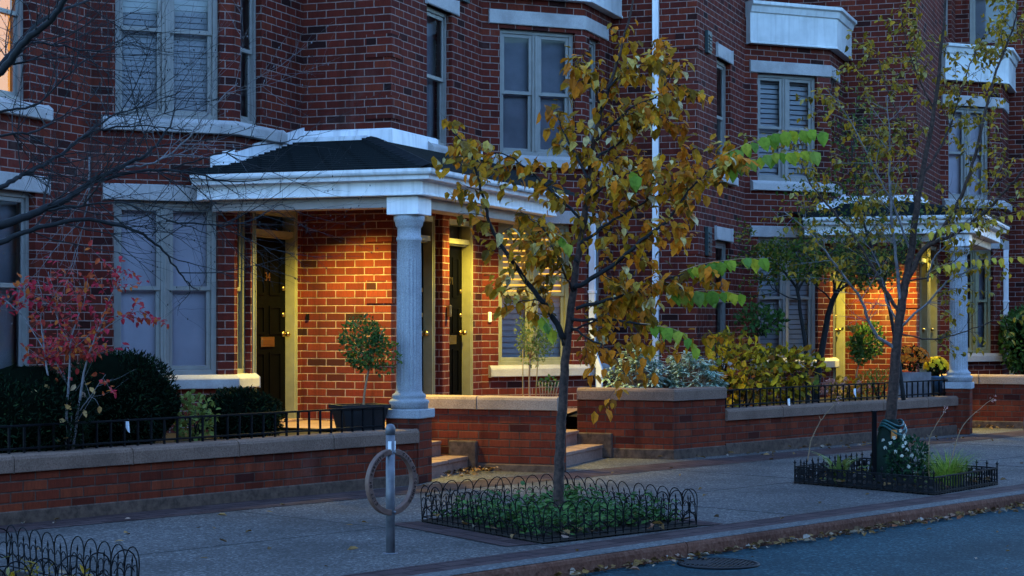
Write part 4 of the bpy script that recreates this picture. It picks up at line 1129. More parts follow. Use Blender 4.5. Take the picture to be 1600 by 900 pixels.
# topiary standard in black planter
def standard(label, stem, ballc, r, mat, n, L, wd, potspec=None, stakes=(), loc_z=.5):
    h = thing('standard_shrub', label, 'potted shrub' if potspec else 'shrub', (stem[0].x, stem[0].y, loc_z))
    m_ = MB(); tube(m_, smooth_pts(stem), .011, 6)
    for k in range(6):
        v = rv(); tube(m_, [stem[-1], Vector(ballc)+Vector((v.x*r[0], v.y*r[1], abs(v.z)*r[2]))*.75], [.008, .002], 5)
    m_.build('stem', M['stem'], h)
    m_ = MB(); leaves_in(m_, ballc, r, n, L, wd, hollow=.1, lump=.85); m_.build('foliage', mat, h)
    for a, b_ in stakes:
        m_ = MB(); tube(m_, [a, b_], .007, 6); m_.build('stake', M['cane'], h)
    return h
z = 18.75
standard('round-headed small-leaved shrub on a thin stem in front of the lit brick wall', [at(567, 650, z), at(570, 610, z), at(578, 570, z)], at(577, 540, z), (.27, .25, .29), M['lf_green2'], 1500, .042, .024)
pc = at(562, 640, z); h = thing('planter_box', 'tapered black planter box behind the end of the left railing', 'planter', (pc.x, pc.y, .5))
m_ = MB(); f_ = Fr((pc.x, pc.y), 30)
for (a0, a1, z0, z1) in ((.19, .255, .5, .80),):
    vs = [f_.w(sx*(a0 if zz == z0 else a1), sy*(a0*.6 if zz == z0 else a1*.6), zz) for zz in (z0, z1) for sx, sy in ((-1,-1),(1,-1),(1,1),(-1,1))]
    m_.raw(vs, [(3,2,1,0),(0,1,5,4),(1,2,6,5),(2,3,7,6),(3,0,4,7)])
    m_.box(f_, -a1-.015, a1+.015, -a1*.6-.015, -a1*.6+.012, z1-.03, z1+.01); m_.box(f_, -a1-.015, a1+.015, a1*.6-.012, a1*.6+.015, z1-.03, z1+.01)
    m_.box(f_, -a1-.015, -a1+.012, -a1*.6, a1*.6, z1-.03, z1+.008); m_.box(f_, a1-.012, a1+.015, -a1*.6, a1*.6, z1-.03, z1+.008)
m_.build('box', M['pot'], h)
m_ = MB(); m_.face([f_.w(-.24,-.14,.78), f_.w(.24,-.14,.78), f_.w(.24,.14,.78), f_.w(-.24,.14,.78)]); m_.build('soil', M['soil'], h)
z = 21.3
standard('staked small tree with airy pale green leaves behind the short wall', [at(828, 640, z), at(827, 600, z), at(828, 560, z)], at(838, 530, z), (.25, .22, .27), M['lf_lime'], 900, .042, .02,
         stakes=((at(817, 640, z), at(817, 545, z)), (at(836, 640, z), at(842, 535, z)), (at(885, 650, z-.3), at(893, 440, z-.3))))
h = thing('trellis_panel', 'little wooden picket fan behind the short brick wall', 'trellis', tuple(at(857, 625, 21)))
m_ = MB()
for k in range(7): tube(m_, [at(845+k*3.5, 625, 21), at(842+k*5.2, 597, 21)], .006, 5)
tube(m_, [at(843, 605, 21), at(873, 605, 21)], .005, 5); m_.build('pickets', M['stem'], h)
m_ = MB(); leaves_in(m_, at(858, 600, 21.1), (.13, .1, .08), 120, .045, .025); h2 = m_.build('creeper', M['lf_green2']); tag(h2, 'small leafy creeper over the wooden picket fan', 'creeper')

def uvleaf(mb, p, d, nrm, L, wd):
    d = d.normalized(); s = d.cross(nrm).normalized(); nn = s.cross(d).normalized(); w = wd/2
    ts = [(0, .15), (.3, .95), (.6, .9), (1, .03)]
    rows = []
    for t, ww in ts:
        q = p+d*(L*t)-nn*(L*.35*t*t)
        rows.append([q-s*(w*ww)+nn*(.2*w*ww), q, q+s*(w*ww)+nn*(.2*w*ww)])
    for i in range(3):
        for j in range(2):
            tip = 1.0 if i == 2 else 0
            u0, u1 = (1, 0) if j == 0 else (0, 1)
            mb.face([rows[i][j], rows[i][j+1], rows[i+1][j+1], rows[i+1][j]], [(u0,0),(u1,0),(max(u1,tip),1),(max(u0,tip),1)])
def varieg(label, c, r, n, seed):
    rnd = random.Random(seed); h = thing('variegated_shrub', label, 'shrub', (c.x, c.y, .74), 'white edged shrubs in the tall planter')
    m_ = MB(); st = MB()
    for k in range(n):
        v = rv(rnd); v.z = abs(v.z); tip = c+Vector((v.x*r[0], v.y*r[1], v.z*r[2]-r[2]*.35))*(.55+.45*rnd.random())
        tube(st, [Vector((c.x+v.x*.08, c.y+v.y*.08, .7)), tip], [.006, .003], 4)
        for j in range(9):
            a = 2*pi*j/9+rnd.random(); d = Vector((cos(a), sin(a), rnd.uniform(-.35, .55)))+v*.4
            uvleaf(m_, tip-Vector((0,0,rnd.uniform(0, .06))), d, Vector((0,0,1))+rv(rnd)*.3, rnd.uniform(.08, .125), rnd.uniform(.026, .038))
    m_.build('foliage', M['lf_varieg'], h); st.build('branches', M['stem'], h)
varieg('bushy plant with white edged leaves, left one in the tall brick planter', at(1000, 586, 23.1), (.46, .34, .56), 130, 3)
varieg('brighter plant with white edged leaves near the corner of the tall planter', at(1078, 588, 23.2), (.42, .36, .52), 130, 4)
AS = 'autumn shrubs behind the far railing'
shrub('autumn_shrub', 'yellow and olive shrub beside the white edged plants behind the far wall', 'shrub', at(1160, 590, 24.3), (.50, .38, .50), 640, .095, .07, M['lf_shrub'], None, AS, hollow=.05, lump=.7)
shrub('autumn_shrub', 'golden leaved shrub in front of the white shutters', 'shrub', at(1230, 590, 25.0), (.46, .38, .50), 620, .095, .07, M['lf_shrub'], None, AS, hollow=.05, lump=.7)
shrub('autumn_shrub', 'thin tall reddish shrub left of the golden shrub by the narrow window', 'shrub', at(1130, 555, 25.0), (.22, .22, .35), 240, .07, .05, M['lf_shrub'], None, AS, hollow=.2)
shrub('leafy_shrub', 'dark green shrub reaching up across the white shutters', 'shrub', at(1190, 500, 26.0), (.40, .25, .22), 300, .08, .05, M['lf_green2'], None, None, hollow=.2)
h = shrub('rose_bush', 'low rose bush with peach blooms behind the middle of the far railing', 'bush', at(1322, 612, 26.3), (.32, .3, .2), 350, .06, .04, M['lf_olive'], None, None, hollow=.2)
for k in range(16):
    v = rv(); m_ = MB(); leaves_in(m_, at(1322, 608, 26.0)+Vector((v.x*.34, v.y*.28, abs(v.z)*.17-.03)), (.02, .02, .02), 12, .04, .035); m_.build('bloom', M['lf_pink'], h)
shrub('perennial_clump', 'fine leaved green perennials right of the peach roses', 'plant', at(1372, 600, 27), (.34, .3, .24), 700, .06, .012, M['lf_green2'], None, None, hollow=.15, up=1.0)
z = 28.2
standard('dark round shrub on a thin stem before the lit wall of the far porch', [at(1338, 610, z), at(1338, 585, z), at(1345, 560, z)], at(1350, 537, z), (.33, .3, .32), M['lf_green2'], 1100, .06, .038)
# chrysanthemums
def mums(label, c, r, petal, n, group=None):
    h = thing('chrysanthemum', label, 'flowers', (c.x, c.y, c.z-r[2]), group)
    m_ = MB(); leaves_in(m_, c, (r[0]*.9, r[1]*.9, r[2]*.9), 420, .05, .03, hollow=.6); m_.build('foliage', M['lf_yew'], h)
    rnd = random.Random(n)
    for k in range(n):
        m_ = MB()
        v = rv(rnd); v.z = abs(v.z)*.9-.05; v.normalize(); p = c+Vector((v.x*r[0], v.y*r[1], v.z*r[2]))
        a = v.cross(Vector((.3,.5,.7))).normalized(); b_ = v.cross(a)
        for j in range(8):
            t = 2*pi*j/8; leaf(m_, p, a*cos(t)+b_*sin(t)+v*.45, v, .040, .021)
        m_.build('bloom', petal, h)
    return h
c = at(1423, 560, 26.9); mums('rust orange chrysanthemums in the grey box on the far porch', c+Vector((0,0,-.02)), (.27, .22, .20), M['lf_rust'], 98)
h = thing('planter_box', 'grey boarded planter box holding the rust orange flowers', 'planter', (c.x, c.y, .5)); f_ = Fr((c.x, c.y), 0)
for k in range(9):
    m_ = MB(); u = -.26+k*.058; m_.box(f_, u, u+.055, -.17, -.15, .5, .91); m_.build('board', M['greybox'], h)
m_ = MB(); m_.box(f_, -.26, .262, -.148, .15, .5, .90); m_.build('box', M['greybox'], h)
c = at(1463, 574, 27.3); mums('bright yellow chrysanthemums in the blue pot beside the far column', c, (.175, .16, .15), M['lf_mum'], 92)
h = thing('flower_pot', 'blue glazed pot under the bright yellow flowers', 'pot', (c.x, c.y, .5)); m_ = MB(); lathe(m_, (c.x, c.y), [(.10, .5), (.135, .8), (.15, .815), (.15, .84), (.13, .84), (.12, .8)], 24); m_.build('pot_body', M['bluepot'], h)
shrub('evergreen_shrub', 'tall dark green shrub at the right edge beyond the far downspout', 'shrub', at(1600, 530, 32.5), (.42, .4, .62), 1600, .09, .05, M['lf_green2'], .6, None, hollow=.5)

# paper tags on the railings
for px, py, z, lab in ((200, 664, 16.55, 'white paper tag hanging on the left railing'), (1232, 629, 23.9, 'white paper tag low on the far wall coping'), (1335, 613, 25.2, 'white paper tag on the far railing left of the bare tree')):
    p = at(px, py, z); m_ = MB(); f_ = Fr((p.x, p.y-.03), 25)
    vs = [f_.w(u*.5, d, p.z+q) for u, d, q in ((-.04, 0, .05), (.02, -.01, .055), (.045, .0, -.07), (.0, -.02, -.055), (-.03, .0, -.02))]
    m_.raw(vs+[Vector(v)+Vector((0,.002,0)) for v in vs], [(0,1,2,3,4), (9,8,7,6,5), (0,5,6,1), (1,6,7,2), (2,7,8,3), (3,8,9,4), (4,9,5,0)])
    o = m_.build('paper_tag', M['paper']); tag(o, lab, 'tag', 'white paper tags')

# ------------------------------------------------------------------ trees
def limb(pxs, z0, z1, r0, r1, mb, n=7, sub=4, rnd=random, wob=.006):
    """limb through picture-plane control points, its own depth running from z0 to z1"""
    k = len(pxs)
    P = [W(x, y, z0+(z1-z0)*i/(k-1)) for i, (x, y) in enumerate(pxs)]
    P = smooth_pts(P, sub); m = len(P)
    P = [P[0]]+[p+rv(rnd)*wob for p in P[1:]]
    R = [r0+(r1-r0)*(i/(m-1)) for i in range(m)]
    tube(mb, P, R, n); return P, R
def twigs(mb, P, R, rnd, every=.12, L=(.15, .5), depth=2, gravity=0, r=.0035, out=None, spread=.9, bud=None, start=.15):
    acc = 0
    for i in range(1, len(P)-1):
        acc += (P[i]-P[i-1]).length
        if i < len(P)*start: continue
        while acc > every:
            acc -= every
            t = (P[i+1]-P[i-1]).normalized(); v = rv(rnd); v = (v-t*v.dot(t)).normalized()
            d = (t*rnd.uniform(.35, .9)+v*spread+Vector((0,0,-gravity))).normalized(); l = rnd.uniform(*L)
            q = [P[i].copy()]; n = 6
            for k in range(n):
                d = (d+rv(rnd)*.18+Vector((0,0,.03-gravity*.1))).normalized(); q.append(q[-1]+d*(l/n))
            rr = min(r, R[i]*.7); rad = [rr*(1-.75*k/n) for k in range(n+1)]
            tube(mb, q, rad, 4, cap=False)
            if out is not None: out.append((q, rad))
            if bud:
                for k in range(2, n+1):
                    if rnd.random() < bud: blob(mb, q[k]+rv(rnd)*rad[k]*1.5, (.0038, .0038, .007), seg=5, rings=3, jit=0)
            if depth > 1:
                twigs(mb, q, rad, rnd, every*.75, (L[0]*.4, L[1]*.45), depth-1, gravity, r*.65, out, spread, bud, .2)
def hang_leaves(mb, paths, rnd, per_m, L, wd, droop=.9, spread=.05, mi=0, frac=.1, lens=(.6, 1.25)):
    for P in paths:
        for i in range(1, len(P)):
            seg = (P[i]-P[i-1]); n = per_m*seg.length; k = int(n)+(1 if rnd.random() < n-int(n) else 0)
            if i < len(P)*frac: continue
            for _ in range(k):
                p = P[i-1].lerp(P[i], rnd.random())+rv(rnd)*spread*rnd.random()
                v = rv(rnd); t = seg.normalized()
                d = Vector((0,0,-droop))+v*.85+t*.3; l = L*rnd.uniform(*lens)
                leaf(mb, p, d, v+Vector((.2,-.5,.5)), l, wd*l/L, mi, fold=rnd.uniform(.1,.5), curl=rnd.uniform(-.1,.45))
def spray(mb, pxs, z0, z1, L, wd, rnd, twig, step=.05):
    """row of leaves hanging in two ranks from an outstretched twig"""
    P, R = limb(pxs, z0, z1, .004, .0015, twig, 5, 6, rnd, .002)
    acc = 0; side = 1
    for i in range(1, len(P)):
        acc += (P[i]-P[i-1]).length
        while acc > step:
            acc -= step; side = -side; t = (P[i]-P[i-1]).normalized()
            s_ = t.cross(Vector((0,0,1))).normalized()
            d = Vector((0,0,-1))*rnd.uniform(.55,1.0)+s_*side*rnd.uniform(.15,.6)+t*rnd.uniform(.1,.5)
            l = L*rnd.uniform(.7,1.15)
            leaf(mb, P[i]+rv(rnd)*.008, d, s_*side+Vector((0,-.5,.8)), l, wd*l/L, fold=.3, curl=.3)

# --- street tree in the near pit, yellowing
rnd = random.Random(21)
Z1 = 15.1
h = thing('street_tree', 'young street tree with drooping yellow and orange leaves in the wire-edged pit', 'tree', (.37, Z1, 0))
tr = MB(); limbs = []
P, R = limb([(872,822),(873,760),(875,690),(880,610),(885,540),(894,470),(903,400),(915,330),(922,270),(927,225),(944,160),(966,92),(984,25),(994,-20)], Z1, Z1+.1, .047, .006, tr, 12, 5, rnd)
R = None
tr.build('trunk', M['bark'], h)
boughs = [
 ([(881,528),(862,492),(836,456),(802,412),(776,372),(760,330),(746,275),(729,228),(706,207)], Z1, Z1-.5, .026, .004),
 ([(880,540),(858,485),(842,470),(800,470),(768,445)], Z1, Z1-.3, .010, .002),
 ([(897,450),(930,432),(972,402),(1010,370),(1040,348),(1076,298),(1112,262),(1150,240)], Z1, Z1-.35, .022, .004),
 ([(900,482),(950,468),(1008,450),(1060,430),(1112,416)], Z1, Z1-.3, .016, .003),
 ([(893,500),(950,500),(1010,508),(1050,522),(1085,540)], Z1, Z1-.5, .014, .003),
 ([(892,510),(922,530),(950,545),(965,565),(978,590)], Z1, Z1-.4, .010, .002),
 ([(920,285),(898,240),(880,205),(868,175)], Z1, Z1+.2, .014, .003),
 ([(912,345),(872,308),(828,268),(786,240),(742,250)], Z1, Z1+.2, .014, .003),
 ([(930,220),(960,190),(992,164),(1030,146),(1066,90)], Z1, Z1-.3, .013, .003),
 ([(926,250),(965,225),(1005,196),(1062,168)], Z1, Z1+.4, .013, .003),
 ([(908,380),(950,350),(1000,320),(1050,290),(1085,250)], Z1, Z1+.5, .014, .003),
 ([(904,410),(870,380),(840,350),(812,330)], Z1, Z1+.4, .012, .003),
 ([(940,170),(925,130),(905,105),(897,85)], Z1, Z1-.3, .010, .003),
 ([(950,140),(975,110),(1000,100),(1030,80)], Z1, Z1+.3, .010, .003),
 ([(895,455),(880,420),(866,390),(850,380)], Z1, Z1-.5, .010, .003),
 ([(918,310),(950,290),(985,270),(1020,265)], Z1, Z1-.5, .010, .003),
 ([(889,520),(930,500),(965,480),(1000,475)], Z1, Z1+.5, .010, .003)]
paths = []
for px, a, b_, r0, r1 in boughs:
    m_ = MB(); P, R = limb(px, a, b_, r0, r1, m_, 7, 5, rnd, .008); tw = []
    twigs(m_, P, R, rnd, .10, (.14, .36), 2, .15, .004, tw, .9, None, .15)
    m_.build('limb', M['barkb'], h); paths.append((P, [q for q, _ in tw]))
fy = MB(); fo = MB(); fg = MB()
for bi, (P, tw) in enumerate(paths):
    dens = {0: .55, 1: .25, 3: .9, 4: .42, 5: .5}.get(bi, 1.0)
    tgt = fo if bi == 5 else fy
    hang_leaves(tgt, [P], rnd, 80*dens, .094, .056, .9, .13, frac=.3, lens=(.45,1.3))
    for q in tw:
        hang_leaves(tgt if rnd.random() > (.45 if bi in (2, 3, 4, 10) else .15) else fo, [q], rnd, 44*dens, .092, .056, .9, .06, frac=.2, lens=(.45,1.3))
hang_leaves(fy, [[W(985,30,Z1+.1), W(968,92,Z1+.1), W(944,160,Z1+.1), W(927,225,Z1), W(920,300,Z1), W(905,390,Z1)]], rnd, 75, .095, .057, .9, .17, frac=0)
stw = MB()
for px, zz in (([(1110,255),(1150,232),(1200,212),(1250,203),(1290,207)], 14.5), ([(1130,262),(1170,248),(1220,238),(1278,236)], 14.6), ([(1062,425),(1100,412),(1150,405),(1192,404)], 14.6), ([(1040,462),(1080,456),(1120,454),(1160,460)], 14.7), ([(1000,505),(1035,510),(1065,520),(1090,545)], 14.5), ([(975,262),(985,268),(1000,280)], 14.4), ([(838,490),(850,498),(862,515)], 14.7), ([(868,365),(880,372),(890,385)], 14.6)):
    stw = MB(); spray(fg, px, Z1-.35 if len(px) > 3 else zz, zz, .130, .096, rnd, stw, .052); stw.build('sprig', M['stem'], h)
fy.build('yellow_leaves', M['lf_yellow'], h); fo.build('orange_leaves', M['lf_orange'], h); fg.build('green_leaves', M['lf_green'], h, label='bright green leaf rows at the branch tips')

# --- tree in the far pit: thin crown, long bare limbs
rnd = random.Random(5); Z2 = 18.75
h = thing('street_tree', 'thin mostly bare street tree with small sparse leaves rising above the watering bag', 'tree', (3.82, Z2, 0))
tr = MB(); P, R = limb([(1389,775),(1390,700),(1393,640),(1398,570),(1405,505),(1414,445),(1424,390),(1432,330),(1441,275),(1455,200),(1466,120),(1474,40),(1480,-20)], Z2, Z2, .066, .008, tr, 12, 5, rnd)
tr.build('trunk', M['bark'], h)
bg_ = [([(1412,450),(1440,396),(1472,358),(1503,305),(1524,240),(1552,128),(1577,60),(1592,5)], Z2, Z2-.4, .030, .006, 0),
 ([(1455,382),(1500,360),(1540,330),(1572,296),(1604,262),(1640,230)], Z2-.2, Z2-.8, .020, .008, 0),
 ([(1400,545),(1366,520),(1346,470),(1318,430),(1270,370),(1225,330)], Z2, Z2-.3, .020, .004, 1),
 ([(1405,490),(1375,440),(1340,378),(1302,330),(1262,280),(1235,215)], Z2, Z2+.4, .022, .004, 0),
 ([(1408,475),(1399,400),(1391,310),(1390,220),(1386,150)], Z2, Z2-.3, .020, .004, 1),
 ([(1424,395),(1400,330),(1370,270),(1330,190),(1290,140)], Z2, Z2-.3, .013, .003, 1),
 ([(1432,330),(1420,260),(1405,190),(1380,120),(1370,80)], Z2, Z2+.4, .012, .003, 0),
 ([(1440,280),(1480,210),(1500,150),(1520,90),(1545,40)], Z2, Z2+.4, .014, .003, 0),
 ([(1400,515),(1440,482),(1480,440),(1520,420),(1560,400)], Z2, Z2-.4, .014, .003, 1),
 ([(1404,520),(1450,530),(1500,520),(1550,500),(1580,470)], Z2, Z2-.5, .010, .002, 0),
 ([(1415,440),(1460,430),(1500,400),(1530,380)], Z2, Z2+.5, .010, .002, 0),
 ([(1450,440),(1462,400),(1500,360),(1545,300),(1566,255)], Z2-.2, Z2-.6, .010, .003, 1),
 ([(1404,505),(1385,470),(1372,410),(1345,370)], Z2, Z2+.2, .012, .003, 1),
 ([(1460,170),(1430,110),(1415,60),(1405,10)], Z2, Z2-.3, .010, .003, 0)]
fl_ = MB(); fgold = MB()
for k, (px, a, b_, r0, r1, pale) in enumerate(bg_):
    m_ = MB(); P, R = limb(px, a, b_, r0, r1, m_, 7, 5, rnd, .010); tw = []
    twigs(m_, P, R, rnd, .10, (.2, .62), 2, 0, .004, tw, .85, None, .25)
    m_.build('limb', M['barkp'] if pale else M['bark'], h)
    for q, _ in tw:
        top = max(0, (q[-1].z-2.6)/2.2)
        if rnd.random() < .32+.66*min(1, top*.9): hang_leaves(fl_, [q], rnd, 34, .064, .039, .7, .03, frac=.2)
    if a and k in (2, 3, 5, 6, 7, 13): hang_leaves(fl_, [P], rnd, 22, .064, .039, .7, .12, frac=.45)
stw = MB()
for px in ([(1440,372),(1480,352),(1540,345),(1610,326)], [(1445,430),(1480,412),(1540,404),(1610,400)]): stw = MB(); spray(fgold, px, Z2-.3, Z2-.6, .095, .055, rnd, stw, .055); stw.build('sprig', M['stem'], h)
fl_.build('leaves', M['lf_olive'], h); fgold.build('golden_leaves', M['lf_gold'], h, label='rows of hanging yellow leaves')

# --- bare tree in the lower left pit: trunk outside the frame, boughs reaching in
rnd = random.Random(11); Z0 = 11.3
h = thing('bare_tree', 'bare dark branches with fine twigs reaching in from the left edge', 'tree', (-3.35, 10.93, 0))
tr = MB(); tb = Vector((-3.35, 10.93, 0)); tube(tr, smooth_pts([tb, tb+Vector((.03,.02,.9)), tb+Vector((.0,.06,1.7)), tb+Vector((-.05,.1,2.4)), tb+Vector((.0,.1,3.6)), tb+Vector((.1,.1,5))]), [.10-.004*i for i in range(21)], 12)
tr.build('trunk', M['barkb'], h)
def Lb(px, a, b_, r0, r1, ev=.07, pale=0, start=.25):
    m_ = MB(); P, R = limb(px, a, b_, r0, r1, m_, 8, 6, rnd, .007)
    twigs(m_, P, R, rnd, ev*1.4, (.25, .95), 2, 0, .0042, None, .6, .10, start)
    m_.build('limb', M['barkp'] if pale else M['barkb'], h)
Lb([(-95,400),(0,352),(60,331),(105,310),(142,284),(188,262),(232,238),(262,203),(272,170)], 10.95, 11.8, .030, .003, .055)
Lb([(140,285),(232,267),(300,271),(360,284),(420,280)], 11.4, 12.2, .012, .0025, .07)
Lb([(-90,420),(0,380),(58,356),(140,343),(208,360),(250,386),(284,432),(310,455)], 10.95, 11.6, .019, .003, .075)
Lb([(-95,330),(0,292),(30,276),(60,262),(92,243),(130,214),(162,202),(230,196),(300,205)], 10.95, 12.0, .017, .003, .065)
Lb([(-95,160),(0,112),(40,64),(82,29),(110,-15)], 10.95, 10.7, .026, .016, .06)
Lb([(-80,140),(0,100),(60,36),(112,10),(160,-10)], 11, 11.9, .016, .006, .07)
Lb([(-80,240),(0,214),(50,206),(84,188),(130,164),(160,130)], 11, 12.0, .010, .0025, .065)
Lb([(60,331),(120,322),(190,318),(262,342),(330,368)], 11.2, 11.0, .009, .002, .07)
Lb([(188,262),(240,255),(290,220),(330,170),(372,130)], 11.6, 11.5, .009, .002, .06, 1)
Lb([(130,214),(180,180),(240,160),(300,135)], 11.6, 12.2, .008, .002, .06)
Lb([(40,64),(90,70),(160,80),(220,60)], 10.9, 11.5, .008, .002, .06)
Lb([(272,262),(340,240),(420,225),(470,215),(500,190)], 11.8, 12.2, .006, .0015, .08)
Lb([(260,345),(330,352),(390,345),(440,320),(470,335)], 11.2, 12, .006, .0015, .07)
Lb([(140,245),(138,300),(128,360),(110,420)], 11.5, 11.3, .006, .0015, .07, 1)
Lb([(0,175),(60,160),(120,105),(190,60),(250,40)], 11.1, 11.8, .008, .002, .06)

# --- two small ornamental trees behind the far railing
def small_tree(label, stems, crown, seed):
    rnd = random.Random(seed); h = thing('small_tree', label, 'tree', tuple(W(stems[0][0][0][0], 625, stems[0][1])), 'small spreading trees behind the far railing')
    f_ = MB()
    for px, z, r0, r1 in stems[1:]:
        m_ = MB(); P, R = limb(px, z, z+.2, r0, r1, m_, 7, 4, rnd, .015); tw = []
        twigs(m_, P, R, rnd, .10, (.2, .6), 2, 0, .006, tw, .9, None, .35); m_.build('branch', M['barkb'], h)
        hang_leaves(f_, [q for q, _ in tw], rnd, 26, .055, .035, .3, .06, frac=.2)
    px, z, r0, r1 = stems[0]
    m_ = MB(); limb(px, z, z, r0, r1, m_, 9, 4, rnd); m_.build('trunk', M['barkb'], h)
    for c, r, n in crown: leaves_in(f_, c, r, n, .058, .036, hollow=.1, lump=.5, rnd=rnd)
    f_.build('leaves', M['lf_maple'], h)
z = 25.6
small_tree('small tree with a flat green crown in front of the white shutters', [([(1262,640),(1261,590),(1258,540),(1250,480),(1245,445)], z, .035, .022), ([(1245,450),(1225,425),(1195,410),(1165,395),(1145,380)], z, .02, .005), ([(1245,450),(1250,415),(1240,390),(1220,370)], z, .02, .005), ([(1247,455),(1270,420),(1290,400),(1310,385)], z-.2, .018, .005), ([(1250,470),(1215,455),(1190,430)], z-.3, .012, .004)],
   [(at(1215, 398, z), (.65, .5, .20), 650), (at(1250, 425, z-.2), (.45, .4, .12), 250)], 31)
z = 26.3
small_tree('small tree leaning over the lit wall of the far porch with a dark crown', [([(1272,640),(1278,590),(1285,540),(1297,480),(1308,455)], z, .055, .035), ([(1306,458),(1330,440),(1360,430),(1390,420)], z-.2, .022, .005), ([(1305,460),(1300,425),(1290,395),(1275,370)], z, .022, .005), ([(1306,458),(1325,425),(1345,400),(1370,380)], z+.2, .02, .005), ([(1300,470),(1275,445),(1255,420)], z, .015, .004)],
   [(at(1330, 412, z), (.72, .5, .22), 800), (at(1360, 435, z-.3), (.5, .4, .12), 260)], 32)
# tall airy green crown behind the thin tree
rnd = random.Random(77); z = 24.5
h = thing('airy_tree', 'tall airy young tree with small green leaves behind the thin bare tree', 'tree', tuple(W(1400, 620, z)))
m_ = MB(); P, R = limb([(1412,625),(1400,540),(1380,440),(1350,350),(1335,270),(1330,220)], z, z, .03, .006, m_, 8, 5, rnd); tw = []
twigs(m_, P, R, rnd, .07, (.4, 1.1), 2, 0, .006, tw, .9, None, .35); m_.build('trunk', M['barkb'], h)
f_ = MB(); hang_leaves(f_, [q for q, _ in tw], rnd, 9, .055, .034, .3, .05); leaves_in(f_, at(1310, 330, z), (.85, .5, .65), 420, .06, .036, hollow=.1, lump=.6, rnd=rnd); f_.build('leaves', M['lf_maple'], h)

# --- red-leaved sapling behind the left railing
rnd = random.Random(8); z = 15.75
h = thing('sapling', 'slender sapling with crimson leaves above and peach leaves below at left', 'small tree', tuple(W(107, 705, z)))
fr_, fp_ = MB(), MB()
for px, z1, r0 in (([(106,710),(98,660),(80,610),(70,550),(64,500),(66,470),(60,440)], z+.1, .013), ([(108,710),(104,650),(108,590),(110,540),(120,500),(132,470),(138,430)], z-.1, .014), ([(114,710),(122,640),(134,570),(152,520),(166,490),(176,470)], z, .013), ([(110,690),(112,640),(104,600),(78,550)], z+.2, .007), ([(118,650),(140,620),(165,585)], z-.2, .005), ([(120,660),(150,612)], z, .004), ([(70,550),(40,500),(10,470),(-10,460)], z+.1, .005), ([(152,520),(185,500),(215,487),(235,490)], z, .005), ([(150,525),(170,470),(190,430),(200,425)], z+.1, .005), ([(110,540),(90,500),(85,460),(75,425)], z, .005)):
    m_ = MB(); P, R = limb(px, z, z1, r0, .002, m_, 6, 5, rnd, .004); tw = []
    twigs(m_, P, R, rnd, .075, (.14, .40), 1, 0, .0025, tw, 1.0, None, .42); m_.build('stem', M['barkp'], h)
    for q, _ in tw:
        if q[0].z > 1.15: hang_leaves(fr_, [q], rnd, 30, .058, .033, .45, .035)
    if px[-1][1] < 500: hang_leaves(fr_, [P], rnd, 32, .06, .036, .45, .05, frac=.62)
for x, y in ((48,610),(58,598),(75,615),(83,632),(60,620),(118,600),(128,612),(140,605),(112,640),(120,650),(112,628),(130,640),(92,655),(108,665),(105,682),(94,690),(132,600),(155,634),(70,600)):
    p = W(x, y, z+rnd.uniform(-.15, .15)); leaf(fp_, p, rv(rnd)+Vector((0,0,-.5)), rv(rnd)+Vector((0,-1,.3)), .075, .042)
for x, y in ((152,583),(162,585),(120,575),(90,592),(113,590),(164,616),(172,614)):
    leaf(fr_, W(x, y, z), rv(rnd)+Vector((0,0,-.4)), rv(rnd)+Vector((0,-1,.3)), .065, .04)
fr_.build('red_leaves', M['lf_red'], h); fp_.build('peach_leaves', M['lf_peach'], h)

# ------------------------------------------------------------------ planting in the pits
rnd = random.Random(3)
def inquad(q, a, b_): return (q[0]*(1-a)+q[1]*a)*(1-b_)+(q[3]*(1-a)+q[2]*a)*b_
m_ = MB(); st = MB()
for _ in range(620):
    p = inquad(pit1, rnd.uniform(.05,.95), rnd.uniform(.05,.95)); hh = rnd.uniform(.04, .22)
    for j in range(rnd.randint(4, 8)):
        a = rnd.random()*2*pi; l = rnd.uniform(.03, .075)
        leaf(m_, Vector((p[0]+rnd.uniform(-.04,.04), p[1]+rnd.uniform(-.04,.04), .03+hh*rnd.random())), Vector((cos(a), sin(a), rnd.uniform(-.3,.8))), Vector((0,0,1))+rv(rnd)*.4, l, l*.6)
o = m_.build('ground_cover', M['lf_green2']); tag(o, 'leafy green weeds covering the soil inside the wire hoops', 'ground cover', kind='stuff')
m_ = MB()
for _ in range(90):
    p = inquad(pit0, rnd.uniform(.05,.95), rnd.uniform(.05,.95))
    for j in range(5):
        a = rnd.random()*2*pi; l = rnd.uniform(.04, .10); leaf(m_, Vector((p[0], p[1], .03+.1*rnd.random())), Vector((cos(a), sin(a), rnd.uniform(-.2,1.2))), Vector((0,0,1))+rv(rnd)*.4, l, l*.3)
o = m_.build('ground_cover', M['lf_olive']); tag(o, 'dry brown weeds inside the lower left wire hoops', 'ground cover', kind='stuff')
tb = Vector((3.82, Z2))
h = thing('watering_bag', 'green tree watering bag wrapped round the far tree trunk', 'watering bag', p3(tb, 0))
m_ = MB(); prof = [(.215,.01),(.235,.06),(.22,.20),(.18,.38),(.135,.52),(.105,.60),(.075,.66)]
n = 28; vs = []; fs = []
for r, zz in prof:
    for k in range(n):
        a = 2*pi*k/n; rr = r*(1+.05*sin(a*5+zz*6)+.03*sin(a*9)); vs.append((tb[0]+rr*cos(a)*.9, tb[1]+rr*sin(a)*.9, zz))
for i in range(len(prof)-1):
    for k in range(n): fs.append((i*n+k, i*n+(k+1)%n, (i+1)*n+(k+1)%n, (i+1)*n+k))
m_.raw(vs, fs, 0, True); m_.build('bag', M['bagd'], h)
m_ = MB()
